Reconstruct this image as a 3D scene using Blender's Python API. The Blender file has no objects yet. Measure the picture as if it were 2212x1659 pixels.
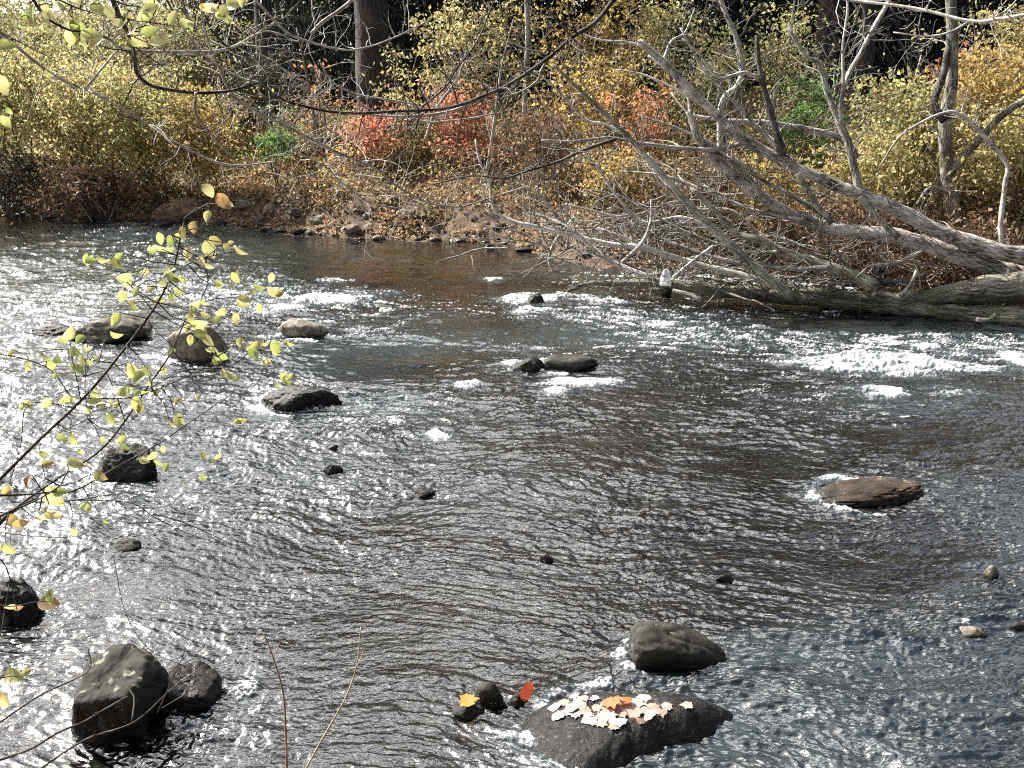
import bpy, math, random
import numpy as np
from mathutils import Vector
R = math.radians
SC = bpy.context.scene
# ------------------------------------------------------------------ camera, sky, sun
CAMZ, PITCH, FPX = 3.0, R(18), 1106 / math.tan(R(27.5))
cd = bpy.data.cameras.new('camera'); cam = bpy.data.objects.new('camera', cd)
SC.collection.objects.link(cam); SC.camera = cam
cam.location = (0, 0, CAMZ); cam.rotation_euler = (math.pi / 2 - PITCH, 0, 0)
cd.sensor_width = 36; cd.lens = 18 / math.tan(R(27.5)); cd.clip_end = 500; cd.clip_start = 0.05
SUN_AZ, SUN_EL = R(-54), R(42)          # azimuth measured from +Y towards +X
wd = bpy.data.worlds.new('World'); SC.world = wd; wd.use_nodes = True
nt = wd.node_tree; bg = nt.nodes['Background']
sky = nt.nodes.new('ShaderNodeTexSky'); sky.sky_type = 'NISHITA'; sky.sun_disc = False
sky.sun_elevation = SUN_EL; sky.sun_rotation = SUN_AZ; sky.dust_density = 2.0
tcw = nt.nodes.new('ShaderNodeTexCoord'); cn = nt.nodes.new('ShaderNodeTexNoise')      # broken bright clouds
mpw = nt.nodes.new('ShaderNodeMapping'); mpw.inputs['Scale'].default_value = (1, 1, 2.2); nt.links.new(tcw.outputs['Generated'], mpw.inputs[0]); nt.links.new(mpw.outputs[0], cn.inputs[0])
cn.inputs['Scale'].default_value = 4.8; cn.inputs['Detail'].default_value = 8; cn.inputs['Roughness'].default_value = .6
cr = nt.nodes.new('ShaderNodeMapRange'); cr.inputs[1].default_value = .50; cr.inputs[2].default_value = .60; nt.links.new(cn.outputs[0], cr.inputs[0])
cm = nt.nodes.new('ShaderNodeMix'); cm.data_type = 'RGBA'; nt.links.new(cr.outputs[0], cm.inputs[0]); nt.links.new(sky.outputs[0], cm.inputs[6]); 
dt = nt.nodes.new('ShaderNodeVectorMath'); dt.operation = 'DOT_PRODUCT'; nt.links.new(tcw.outputs['Generated'], dt.inputs[0])
dt.inputs[1].default_value = (math.sin(R(-40)) * math.cos(R(32)), math.cos(R(-40)) * math.cos(R(32)), math.sin(R(32)))
br_ = nt.nodes.new('ShaderNodeMapRange'); br_.inputs[1].default_value = .15; br_.inputs[2].default_value = 1; br_.inputs[3].default_value = 0; br_.inputs[4].default_value = 1; nt.links.new(dt.outputs['Value'], br_.inputs[0])
pw = nt.nodes.new('ShaderNodeMath'); pw.operation = 'POWER'; pw.inputs[1].default_value = 1.55; nt.links.new(br_.outputs[0], pw.inputs[0])
ma = nt.nodes.new('ShaderNodeMath'); ma.operation = 'MULTIPLY_ADD'; ma.inputs[1].default_value = 90; ma.inputs[2].default_value = 1.5; nt.links.new(pw.outputs[0], ma.inputs[0])
cs = nt.nodes.new('ShaderNodeVectorMath'); cs.operation = 'SCALE'; cs.inputs[0].default_value = (1, .975, .92); nt.links.new(ma.outputs[0], cs.inputs['Scale']); nt.links.new(cs.outputs[0], cm.inputs[7])
nt.links.new(cm.outputs[2], bg.inputs[0]); bg.inputs[1].default_value = 0.05
sl = bpy.data.lights.new('sun', 'SUN'); sl.energy = 5.0; sl.angle = R(0.53); sl.color = (1, .95, .86)
so = bpy.data.objects.new('sun', sl); SC.collection.objects.link(so)
sd = Vector((math.sin(SUN_AZ) * math.cos(SUN_EL), math.cos(SUN_AZ) * math.cos(SUN_EL), math.sin(SUN_EL)))
so.rotation_euler = sd.to_track_quat('Z', 'Y').to_euler(); so.location = (-10, 20, 20)
SC.view_settings.view_transform = 'Standard'; SC.view_settings.look = 'None'
SC.view_settings.exposure = 1.5; SC.view_settings.gamma = 1
SC.render.engine = 'CYCLES'
SC.cycles.max_bounces = 6; SC.cycles.diffuse_bounces = 3; SC.cycles.glossy_bounces = 3
SC.cycles.transmission_bounces = 3; SC.cycles.sample_clamp_indirect = 4; SC.cycles.use_denoising = False; SC.cycles.filter_width = 1.1
rng = np.random.default_rng(11); rnd = random.Random(5)

# ------------------------------------------------------------------ maths helpers
def ray(px, py):
    a = (px - 1106) / FPX; b = (829.5 - py) / FPX
    return np.array([a, math.cos(PITCH) + b * math.sin(PITCH), -math.sin(PITCH) + b * math.cos(PITCH)])
def P(px, py, Y):
    d = ray(px, py); return np.array([0, 0, CAMZ]) + d * (Y / d[1])
def W(px, py, z=0.0):
    d = ray(px, py); return np.array([0, 0, CAMZ]) + d * ((z - CAMZ) / d[2])
def mpp(Y): return Y / FPX * 0.97                     # metres per photo pixel at depth Y
def hash2(ix, iy, s):
    h = (ix.astype(np.int64) * 374761393 + iy.astype(np.int64) * 668265263 + s * 974634777) & 0xFFFFFFFF
    h = ((h ^ (h >> 13)) * 1274126177) & 0xFFFFFFFF
    return (h ^ (h >> 16)) & 0xFFFFFFFF
def noise(x, y, s=0):
    x = np.asarray(x, float); y = np.asarray(y, float)
    ix = np.floor(x); iy = np.floor(y); fx = x - ix; fy = y - iy
    u = fx * fx * fx * (fx * (fx * 6 - 15) + 10); v = fy * fy * fy * (fy * (fy * 6 - 15) + 10)
    def g(ax, ay, dx, dy):
        a = hash2(ax, ay, s) / 4294967296.0 * 2 * np.pi
        return np.cos(a) * dx + np.sin(a) * dy
    a = g(ix, iy, fx, fy); b = g(ix + 1, iy, fx - 1, fy); c = g(ix, iy + 1, fx, fy - 1); d = g(ix + 1, iy + 1, fx - 1, fy - 1)
    return ((a + (b - a) * u) + ((c + (d - c) * u) - (a + (b - a) * u)) * v) * 1.4
def noise3(p, f, s=0):
    return (noise(p[:, 0] * f + 7.3, p[:, 1] * f + p[:, 2] * f * .71, s) + noise(p[:, 1] * f - 3.1, p[:, 2] * f + p[:, 0] * f * .63, s + 1)
            + noise(p[:, 2] * f + 1.7, p[:, 0] * f - p[:, 1] * f * .57, s + 2)) / 2
def sstep(a, b, x):
    t = np.clip((x - a) / (b - a), 0, 1); return t * t * (3 - 2 * t)

# ------------------------------------------------------------------ object helpers
def link(o): SC.collection.objects.link(o); return o
class MB:
    def __init__(s): s.v = []; s.q = []; s.t = []; s.uv = []; s.n = 0
    def add(s, v, quads=None, tris=None, uv=None):
        v = np.asarray(v, float).reshape(-1, 3)
        if quads is not None and len(quads): s.q.append(np.asarray(quads, int) + s.n)
        if tris is not None and len(tris): s.t.append(np.asarray(tris, int) + s.n)
        s.uv.append(np.zeros((len(v), 2)) if uv is None else np.asarray(uv, float))
        s.v.append(v); s.n += len(v)
    def tube(s, pts, rad, seg=6, rough=0.0, cap=True, seed=0):
        pts = np.asarray(pts, float); n = len(pts); rad = np.broadcast_to(np.asarray(rad, float), (n,))
        tan = np.gradient(pts, axis=0); tan /= (np.linalg.norm(tan, axis=1)[:, None] + 1e-9)
        ref = np.array([0.13, 0.27, 0.95]) if abs(tan[0][2]) < .8 else np.array([1, .1, 0.])
        a = np.cross(tan, ref); a /= np.linalg.norm(a, axis=1)[:, None] + 1e-9
        b = np.cross(tan, a)
        ang = np.linspace(0, 2 * np.pi, seg, endpoint=False)
        r = np.repeat(rad[:, None], seg, 1)
        L = np.concatenate([[0], np.cumsum(np.linalg.norm(np.diff(pts, axis=0), axis=1))])
        if rough:
            AA = np.repeat(ang[None], n, 0); LL = np.repeat(L[:, None], seg, 1); r0 = rad.max()
            cx = np.cos(AA); sy = np.sin(AA)
            r = r * (1 + rough * (noise(cx * 1.2 + seed, LL / r0 * .35 + sy * 1.2, seed) + .45 * noise(cx * 3.1 + seed, LL / r0 * .8 + sy * 3.1, seed + 3)))
        v = pts[:, None] + a[:, None] * (np.cos(ang)[None, :, None] * r[..., None]) + b[:, None] * (np.sin(ang)[None, :, None] * r[..., None])
        i = np.arange(n - 1)[:, None] * seg; j = np.arange(seg)[None]; k = (j + 1) % seg
        q = np.stack([i + j, i + k, i + seg + k, i + seg + j], -1).reshape(-1, 4)
        uv = np.stack([np.repeat(np.abs(ang / np.pi - 1)[None], n, 0) * rad.max() * 3, np.repeat(L[:, None], seg, 1)], -1).reshape(-1, 2)
        vv = v.reshape(-1, 3); t = []
        if cap:
            vv = np.vstack([vv, pts[:1], pts[-1:]]); uv = np.vstack([uv, uv[:1], uv[-1:]]); c0 = n * seg; c1 = c0 + 1
            for m in range(seg):
                t.append((c0, (m + 1) % seg, m)); t.append((c1, (n - 1) * seg + m, (n - 1) * seg + (m + 1) % seg))
        s.add(vv, q, t, uv)
    def build(s, name, mat, parent=None, smooth=True):
        me = bpy.data.meshes.new(name)
        V = np.vstack(s.v); UV = np.vstack(s.uv)
        q = np.vstack(s.q) if s.q else np.zeros((0, 4), int); t = np.vstack(s.t) if s.t else np.zeros((0, 3), int)
        me.vertices.add(len(V)); me.vertices.foreach_set('co', V.astype(np.float32).ravel())
        loops = np.concatenate([q.ravel(), t.ravel()]); nl = len(loops)
        me.loops.add(nl); me.loops.foreach_set('vertex_index', loops.astype(np.int32))
        me.polygons.add(len(q) + len(t))
        st = np.concatenate([np.arange(len(q)) * 4, len(q) * 4 + np.arange(len(t)) * 3])
        me.polygons.foreach_set('loop_start', st.astype(np.int32))
        me.polygons.foreach_set('use_smooth', np.full(len(q) + len(t), smooth))
        ul = me.uv_layers.new(name='UVMap'); ul.data.foreach_set('uv', UV[loops].astype(np.float32).ravel())
        me.update(calc_edges=True)
        me.materials.append(mat)
        o = link(bpy.data.objects.new(name, me))
        if parent is not None:
            o.parent = parent
            if parent.location.length > 0: o.matrix_parent_inverse.translation = -parent.location
        return o
def tag(o, label=None, cat=None, group=None, kind=None):
    if label: o['label'] = label
    if cat: o['category'] = cat
    if group: o['group'] = group
    if kind: o['kind'] = kind
    return o
def root(name, label, cat, loc=(0, 0, 0), group=None):
    o = link(bpy.data.objects.new(name, None)); o.location = Vector([float(c) for c in loc]); o.empty_display_size = .1
    return tag(o, label, cat, group)

# ------------------------------------------------------------------ materials
def mat(name):
    m = bpy.data.materials.new(name); m.use_nodes = True; n = m.node_tree.nodes; l = m.node_tree.links
    return m, n, l, n['Principled BSDF'], n['Material Output']
def ramp(n, cols, pos=None, interp='LINEAR'):
    r = n.new('ShaderNodeValToRGB'); e = r.color_ramp.elements; r.color_ramp.interpolation = interp
    pos = pos or [i / (len(cols) - 1) for i in range(len(cols))]
    while len(e) < len(cols): e.new(.5)
    for k, (c, p) in enumerate(zip(cols, pos)): e[k].position = p; e[k].color = (*c, 1)
    return r
LA = .78
def leaf_mat(name, cols, trans=.55, rough=.55, spots=False):
    m, n, l, b, out = mat(name)
    g = n.new('ShaderNodeNewGeometry'); r = ramp(n, [tuple(LA * (.74 * x + .26 * sum(c) / 3) for x in c) for c in cols]); pn = n.new('ShaderNodeTexNoise'); pn.inputs['Scale'].default_value = 1.7; pn.inputs['Detail'].default_value = 3; l.new(g.outputs['Position'], pn.inputs[0])
    pm = n.new('ShaderNodeMapRange'); pm.inputs[1].default_value = .35; pm.inputs[2].default_value = .65; pm.inputs[4].default_value = .55; l.new(pn.outputs[0], pm.inputs[0])
    pa = n.new('ShaderNodeMath'); pa.operation = 'MULTIPLY_ADD'; pa.inputs[1].default_value = .45; l.new(g.outputs['Random Per Island'], pa.inputs[0]); l.new(pm.outputs[0], pa.inputs[2]); l.new(pa.outputs[0], r.inputs[0])
    l.new(r.outputs[0], b.inputs['Base Color']); b.inputs['Roughness'].default_value = rough
    csrc = r.outputs[0]
    if spots:
        tc = n.new('ShaderNodeTexCoord'); sp = n.new('ShaderNodeTexNoise'); sp.inputs['Scale'].default_value = 55; sp.inputs['Detail'].default_value = 5; l.new(tc.outputs['Object'], sp.inputs[0])
        sr = ramp(n, [(0, 0, 0), (1, 1, 1)], [.58, .72]); l.new(sp.outputs[0], sr.inputs[0]); sm_ = n.new('ShaderNodeMix'); sm_.data_type = 'RGBA'
        l.new(sr.outputs[0], sm_.inputs[0]); l.new(csrc, sm_.inputs[6]); sm_.inputs[7].default_value = (.2, .12, .05, 1); csrc = sm_.outputs[2]; l.new(csrc, b.inputs['Base Color'])
    t = n.new('ShaderNodeBsdfTranslucent'); mx = n.new('ShaderNodeMixShader'); mx.inputs[0].default_value = trans
    hs = n.new('ShaderNodeHueSaturation'); hs.inputs['Saturation'].default_value = 1.15; hs.inputs['Value'].default_value = 1.35
    l.new(csrc, hs.inputs['Color']); l.new(hs.outputs[0], t.inputs[0])
    l.new(b.outputs[0], mx.inputs[1]); l.new(t.outputs[0], mx.inputs[2]); l.new(mx.outputs[0], out.inputs[0])
    return m
def bark_mat(name, dark, mid, light, f=1.0, moss=0.0, bump=.6):
    m, n, l, b, out = mat(name)
    tc = n.new('ShaderNodeTexCoord'); mp = n.new('ShaderNodeMapping'); mp.inputs['Scale'].default_value = (45 * f, 9 * f, 1)
    l.new(tc.outputs['UV'], mp.inputs[0])
    nz = n.new('ShaderNodeTexNoise'); nz.inputs['Scale'].default_value = 1; nz.inputs['Detail'].default_value = 6; nz.inputs['Roughness'].default_value = .65
    l.new(mp.outputs[0], nz.inputs[0])
    n2 = n.new('ShaderNodeTexNoise'); n2.inputs['Scale'].default_value = 3.5 * f; n2.inputs['Detail'].default_value = 5; l.new(tc.outputs['Object'], n2.inputs[0])
    ad = n.new('ShaderNodeMath'); ad.operation = 'MULTIPLY_ADD'; l.new(n2.outputs[0], ad.inputs[0]); ad.inputs[1].default_value = .6; l.new(nz.outputs[0], ad.inputs[2])
    r = ramp(n, [dark, mid, light, light], [.64, .76, .9, 1]); l.new(ad.outputs[0], r.inputs[0]); col = r.outputs[0]
    if moss:
        n3 = n.new('ShaderNodeTexNoise'); n3.inputs['Scale'].default_value = 2.2; n3.inputs['Detail'].default_value = 6; l.new(tc.outputs['Object'], n3.inputs[0])
        r3 = ramp(n, [(0, 0, 0), (1, 1, 1)], [.5, .62]); l.new(n3.outputs[0], r3.inputs[0])
        mm = n.new('ShaderNodeMath'); mm.operation = 'MULTIPLY'; mm.inputs[1].default_value = moss; l.new(r3.outputs[0], mm.inputs[0])
        mx = n.new('ShaderNodeMix'); mx.data_type = 'RGBA'; l.new(mm.outputs[0], mx.inputs[0]); l.new(col, mx.inputs[6]); mx.inputs[7].default_value = (.10, .12, .05, 1); col = mx.outputs[2]
    l.new(col, b.inputs['Base Color']); b.inputs['Roughness'].default_value = .8
    bp = n.new('ShaderNodeBump'); bp.inputs['Strength'].default_value = bump; bp.inputs['Distance'].default_value = .035 / f
    l.new(ad.outputs[0], bp.inputs['Height']); l.new(bp.outputs[0], b.inputs['Normal'])
    return m
def rock_mat(name, dark, light, lichen, wet_shade_z=.06, lich=.62, scale=6.0):
    m, n, l, b, out = mat(name)
    tc = n.new('ShaderNodeTexCoord'); g = n.new('ShaderNodeNewGeometry')
    nz = n.new('ShaderNodeTexNoise'); nz.inputs['Scale'].default_value = scale; nz.inputs['Detail'].default_value = 9; nz.inputs['Roughness'].default_value = .7
    l.new(g.outputs['Position'], nz.inputs[0])
    r = ramp(n, [dark, light], [.36, .66]); l.new(nz.outputs[0], r.inputs[0])
    n2 = n.new('ShaderNodeTexNoise'); n2.inputs['Scale'].default_value = scale * 2.6; n2.inputs['Detail'].default_value = 5; l.new(g.outputs['Position'], n2.inputs[0])
    r2 = ramp(n, [(0, 0, 0), (1, 1, 1)], [lich, lich + .05]); l.new(n2.outputs[0], r2.inputs[0])
    mx = n.new('ShaderNodeMix'); mx.data_type = 'RGBA'; l.new(r2.outputs[0], mx.inputs[0]); l.new(r.outputs[0], mx.inputs[6]); mx.inputs[7].default_value = (*lichen, 1)
    # a wet band just above the waterline; set high, it also paints in shade
    sx = n.new('ShaderNodeSeparateXYZ'); l.new(g.outputs['Position'], sx.inputs[0])
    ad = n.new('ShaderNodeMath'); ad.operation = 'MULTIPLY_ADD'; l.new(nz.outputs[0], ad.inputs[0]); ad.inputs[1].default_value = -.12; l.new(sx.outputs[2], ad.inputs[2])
    mr = n.new('ShaderNodeMapRange'); mr.inputs[1].default_value = wet_shade_z - .08; mr.inputs[2].default_value = wet_shade_z - .02; l.new(ad.outputs[0], mr.inputs[0])
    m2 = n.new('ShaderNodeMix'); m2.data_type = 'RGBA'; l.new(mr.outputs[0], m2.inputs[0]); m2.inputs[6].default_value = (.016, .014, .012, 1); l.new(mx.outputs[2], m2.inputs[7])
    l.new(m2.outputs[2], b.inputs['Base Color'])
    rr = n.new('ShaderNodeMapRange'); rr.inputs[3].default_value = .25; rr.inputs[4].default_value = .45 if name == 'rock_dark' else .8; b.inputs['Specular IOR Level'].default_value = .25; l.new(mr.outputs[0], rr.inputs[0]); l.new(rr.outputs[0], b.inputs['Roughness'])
    bp = n.new('ShaderNodeBump'); bp.inputs['Strength'].default_value = .8; bp.inputs['Distance'].default_value = .02; l.new(nz.outputs[0], bp.inputs['Height']); l.new(bp.outputs[0], b.inputs['Normal'])
    return m
M = {}
M['yolive'] = leaf_mat('leaf_olive_yellow', [(.16, .14, .05), (.32, .27, .09), (.46, .39, .15), (.5, .49, .18), (.25, .28, .08), (.38, .23, .08), (.2, .12, .05)])
M['yellow'] = leaf_mat('leaf_yellow', [(.40, .34, .12), (.54, .45, .16), (.62, .54, .24), (.34, .32, .1), (.5, .36, .11), (.3, .2, .07)])
M['gold'] = leaf_mat('leaf_gold', [(.36, .24, .05), (.5, .34, .08), (.55, .42, .13), (.3, .17, .05), (.44, .36, .1)])
M['orange'] = leaf_mat('leaf_orange', [(.45, .15, .05), (.58, .24, .09), (.6, .32, .13), (.36, .09, .04), (.5, .28, .08)])
M['red'] = leaf_mat('leaf_red', [(.6, .22, .12), (.68, .32, .19), (.5, .14, .07), (.68, .42, .27)])
M['green'] = leaf_mat('leaf_green', [(.07, .17, .03), (.12, .27, .05), (.2, .34, .08), (.06, .13, .03)])
M['olive'] = leaf_mat('leaf_olive', [(.12, .15, .04), (.2, .22, .06), (.3, .28, .08), (.14, .12, .04), (.24, .2, .06)])
M['brown'] = leaf_mat('leaf_brown', [(.12, .07, .03), (.2, .11, .05), (.3, .18, .08), (.09, .05, .03), (.36, .24, .1)], trans=.3)
M['dark'] = leaf_mat('leaf_dark', [(.03, .045, .02), (.05, .06, .025), (.1, .09, .04), (.035, .03, .02)], trans=.25)
M['needle'] = leaf_mat('needles', [(.012, .026, .014), (.02, .04, .02), (.03, .05, .026), (.03, .028, .018)], trans=.1)
M['litter'] = leaf_mat('litter_leaf', [(.12, .07, .04), (.28, .16, .07), (.55, .36, .17), (.62, .46, .24), (.2, .11, .06), (.48, .25, .1)], trans=.3)
M['fresh'] = leaf_mat('leaf_fresh', [(.30, .40, .10), (.46, .52, .16), (.58, .56, .20), (.34, .42, .10), (.6, .54, .22), (.44, .36, .12), (.36, .2, .09)], trans=.5, rough=.4, spots=True)
M['dead_bark'] = bark_mat('dead_bark', (.02, .018, .016), (.27, .25, .225), (.66, .59, .54), bump=1)
M['log_bark'] = bark_mat('log_bark', (.025, .02, .017), (.10, .09, .07), (.32, .30, .24), moss=.6, f=.7, bump=1)
M['pole_bark'] = bark_mat('pole_bark', (.04, .036, .03), (.18, .17, .14), (.5, .48, .4), moss=.35, bump=1)
M['dark_bark'] = bark_mat('dark_bark', (.012, .01, .009), (.03, .026, .022), (.14, .125, .11), f=2)
M['pale_twig'] = bark_mat('pale_twig', (.16, .14, .12), (.36, .33, .29), (.58, .55, .5), f=2)
M['grey_twig'] = bark_mat('grey_twig', (.03, .026, .022), (.15, .14, .12), (.36, .34, .3), f=2)
M['brown_twig'] = bark_mat('brown_twig', (.05, .035, .025), (.13, .095, .07), (.25, .2, .16), f=2)
M['trunk_bark'] = bark_mat('trunk_bark', (.012, .01, .009), (.04, .032, .028), (.10, .085, .075), f=.5, bump=1)
M['rock_grey'] = rock_mat('rock_grey', (.03, .027, .023), (.17, .15, .125), (.34, .32, .27))
M['rock_two'] = rock_mat('rock_two', (.005, .0045, .004), (.05, .046, .038), (.2, .2, .15), wet_shade_z=.2, lich=.6)  # wet band raised so it also paints the front face's shade
M['rock_tan'] = rock_mat('rock_tan', (.12, .08, .05), (.34, .24, .15), (.4, .34, .26), wet_shade_z=.03)
M['rock_dark'] = rock_mat('rock_dark', (.003, .003, .003), (.024, .022, .02), (.08, .075, .068), lich=.6, wet_shade_z=.0, scale=24)
M['rock_dome'] = rock_mat('rock_dome', (.006, .006, .005), (.065, .06, .05), (.28, .27, .22), lich=.68, wet_shade_z=.07, scale=9)
M['rock_pale'] = rock_mat('rock_pale', (.08, .065, .05), (.30, .255, .20), (.42, .39, .33), wet_shade_z=.03)
M['rock_brown'] = rock_mat('rock_brown', (.008, .006, .005), (.07, .05, .035), (.2, .15, .1), wet_shade_z=.03)
def simple(name, c, rough=.7, trans=0):
    m, n, l, b, out = mat(name); tc = n.new('ShaderNodeTexCoord')
    nz = n.new('ShaderNodeTexNoise'); nz.inputs['Scale'].default_value = 14; nz.inputs['Detail'].default_value = 4; l.new(tc.outputs['Object'], nz.inputs[0])
    r = ramp(n, [tuple(x * .7 for x in c), tuple(min(1, x * 1.15) for x in c)], [.35, .65]); l.new(nz.outputs[0], r.inputs[0]); l.new(r.outputs[0], b.inputs['Base Color'])
    b.inputs['Roughness'].default_value = rough
    if trans:
        t = n.new('ShaderNodeBsdfTranslucent'); l.new(r.outputs[0], t.inputs[0]); mx = n.new('ShaderNodeMixShader'); mx.inputs[0].default_value = trans
        l.new(b.outputs[0], mx.inputs[1]); l.new(t.outputs[0], mx.inputs[2]); l.new(mx.outputs[0], out.inputs[0])
    return m
M['leaf_pale'] = simple('leaf_pale', (.40, .32, .28), .6, .15)
def leaf_pale():
    m, n, l, b, out = mat('leaf_pale'); oi = n.new('ShaderNodeObjectInfo'); r = ramp(n, [(.32, .24, .21), (.38, .3, .27), (.27, .19, .14), (.34, .26, .25), (.2, .12, .08)]); l.new(oi.outputs['Random'], r.inputs[0])
    l.new(r.outputs[0], b.inputs['Base Color']); b.inputs['Roughness'].default_value = .55; return m
M['leaf_pale'] = leaf_pale()
M['leaf_rust'] = simple('leaf_rust', (.5, .13, .025), .5, .3)
M['leaf_amber'] = simple('leaf_amber', (.5, .24, .04), .5, .3)
M['leaf_redf'] = simple('leaf_scarlet', (.7, .13, .05), .5, .3)
M['plastic'] = simple('white_plastic', (.85, .85, .85), .4, .3)
M['stalk_y'] = simple('stalk_straw', (.45, .42, .24), .6)
M['stalk_r'] = simple('stalk_rust', (.36, .2, .12), .6)
M['spray'] = simple('foam_white', (.86, .88, .88), .5, .2)

# ------------------------------------------------------------------ terrain
WLP = [(-500, 452), (0, 470), (150, 478), (330, 480), (480, 492), (600, 505), (760, 518), (950, 522), (1100, 535), (1200, 560), (1300, 580), (1450, 590), (1700, 600), (2000, 630), (2212, 650), (2600, 700)]
_w = np.array([W(*p) for p in WLP]); _wx = np.concatenate([[-60], _w[:, 0], [14, 60]]); _wy = np.concatenate([[27], _w[:, 1], [9.5, 8.5]])
def wline(x): return np.interp(x, _wx, _wy) + .12 * noise(np.asarray(x) * 1.3, 0 * np.asarray(x) + .5, 9)
def ground(x, y):
    x = np.asarray(x, float); y = np.asarray(y, float); d = y - wline(x)
    z = np.where(d > 0, .55 * sstep(0, 1.3, d) + .42 * sstep(1.0, 3.5, d) + .05 * np.clip(d, 0, 4) + .1 * np.clip(d - 4, 0, 60), .5 * d)
    z = np.maximum(z, -.55)
    near = 2.3 - y + .15 * noise(x * 1.1, y * 0 + 2, 4)
    z = np.where(y < 3, np.maximum(-.55, np.where(near > 0, .9 * sstep(0, 1.4, near) + .06 * near, near * .8)), z)
    return z + np.where((d > .1) | (y < 2.2), .1 * noise(x * .8, y * .8, 1) + .06 * noise(x * 2.7, y * 2.7, 2) + .02 * noise(x * 9, y * 9, 3), 0)
def grid_mesh(xs, ys, zf, name, m):
    X, Y = np.meshgrid(xs, ys); Z = zf(X, Y); nx, ny = len(xs), len(ys)
    i = np.arange(ny - 1)[:, None] * nx + np.arange(nx - 1)[None]
    b = MB(); b.add(np.stack([X, Y, Z], -1).reshape(-1, 3), np.stack([i, i + 1, i + nx + 1, i + nx], -1).reshape(-1, 4))
    return b.build(name, m)
m, n, l, b, out = mat('forest_floor'); g = n.new('ShaderNodeNewGeometry')
nz = n.new('ShaderNodeTexNoise'); nz.inputs['Scale'].default_value = 5; nz.inputs['Detail'].default_value = 10; nz.inputs['Roughness'].default_value = .75; l.new(g.outputs['Position'], nz.inputs[0])
r = ramp(n, [(.02, .014, .01), (.07, .045, .028), (.16, .10, .06), (.26, .18, .11)], [.3, .48, .6, .75]); l.new(nz.outputs[0], r.inputs[0]); l.new(r.outputs[0], b.inputs['Base Color'])
b.inputs['Roughness'].default_value = .9; bp = n.new('ShaderNodeBump'); bp.inputs['Distance'].default_value = .05; l.new(nz.outputs[0], bp.inputs['Height']); l.new(bp.outputs[0], b.inputs['Normal'])
tag(grid_mesh(np.concatenate([np.linspace(-150, -16, 30), np.linspace(-15, 15, 330), np.linspace(16, 150, 30)]),
              np.concatenate([np.linspace(-40, 0, 20), np.linspace(.3, 9, 40), np.linspace(9.1, 28, 300), np.linspace(29, 220, 50)]), ground, 'ground', m), kind='structure')

# ------------------------------------------------------------------ water
ROCKS = []      # (x, y, rx) filled below before the water is made
FOAM_GLARE = [  # px, py, half width px, half height px, strength
 (1890, 788, 165, 20, 1.9), (2080, 800, 120, 12, .9), (1800, 800, 60, 10, .8), (1960, 812, 130, 14, .75), (1900, 850, 70, 17, .9), (1985, 748, 40, 9, 1.1), (2060, 760, 40, 9, .6), (2195, 780, 32, 24, 1.1), (2060, 850, 110, 25, .45), (2000, 880, 110, 22, .42),
 (1150, 648, 65, 16, 1.2), (1300, 655, 90, 20, .75), (1240, 640, 130, 12, .6), (1150, 675, 60, 12, .7), (700, 650, 120, 14, .95), (740, 608, 40, 7, .9), (600, 665, 90, 12, .8), (830, 640, 70, 12, .45), (920, 690, 160, 25, .35),
 (1260, 830, 90, 11, 1.0), (1200, 850, 50, 9, .9), (1010, 830, 50, 10, .8), (1060, 605, 40, 5, .7), (1400, 740, 330, 60, .3), (800, 720, 260, 50, .42), (960, 940, 40, 12, .8), (640, 735, 90, 14, .7),
 (400, 770, 70, 18, .7), (1450, 700, 300, 40, .3), (330, 560, 360, 75, .42), (500, 620, 160, 40, .45), (1640, 720, 60, 8, .4), (300, 740, 140, 30, .5), (1110, 790, 60, 14, .6), (1390, 1425, 30, 14, .5), (1570, 1440, 20, 6, .8),  # the wide far-left ellipse adds white flecks in place of sky glare
 (1120, 1610, 40, 30, .6), (1180, 1645, 50, 15, .6), (550, 1490, 40, 60, .5), (1830, 1066, 50, 16, 1.0), (1880, 1040, 70, 7, .9), (1800, 1082, 30, 8, 1), (200, 1000, 260, 200, .22), (2120, 1225, 40, 8, .6), (2090, 1365, 40, 10, .6)]
CALM = [(950, 575, 300, 42), (860, 785, 230, 45), (700, 532, 190, 20), (2000, 705, 260, 18), (1100, 720, 180, 25)]
def px_of(x, y, z=0):
    dx, dy, dz = x, y, z - CAMZ
    f = dy * math.cos(PITCH) - dz * math.sin(PITCH); u = dy * math.sin(PITCH) + dz * math.cos(PITCH)
    return 1106 + FPX * dx / f, 829.5 - FPX * u / f
def world_ellipses(L):
    res = []
    for e in L:
        c = W(e[0], e[1]); a = W(e[0] + e[2], e[1]); q = W(e[0], e[1] - e[3]); q2 = W(e[0], e[1] + e[3])
        res.append((c[0], (q[1] + q2[1]) / 2, a[0] - c[0], (q[1] - q2[1]) / 2) + tuple(e[4:]))
    return res
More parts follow.
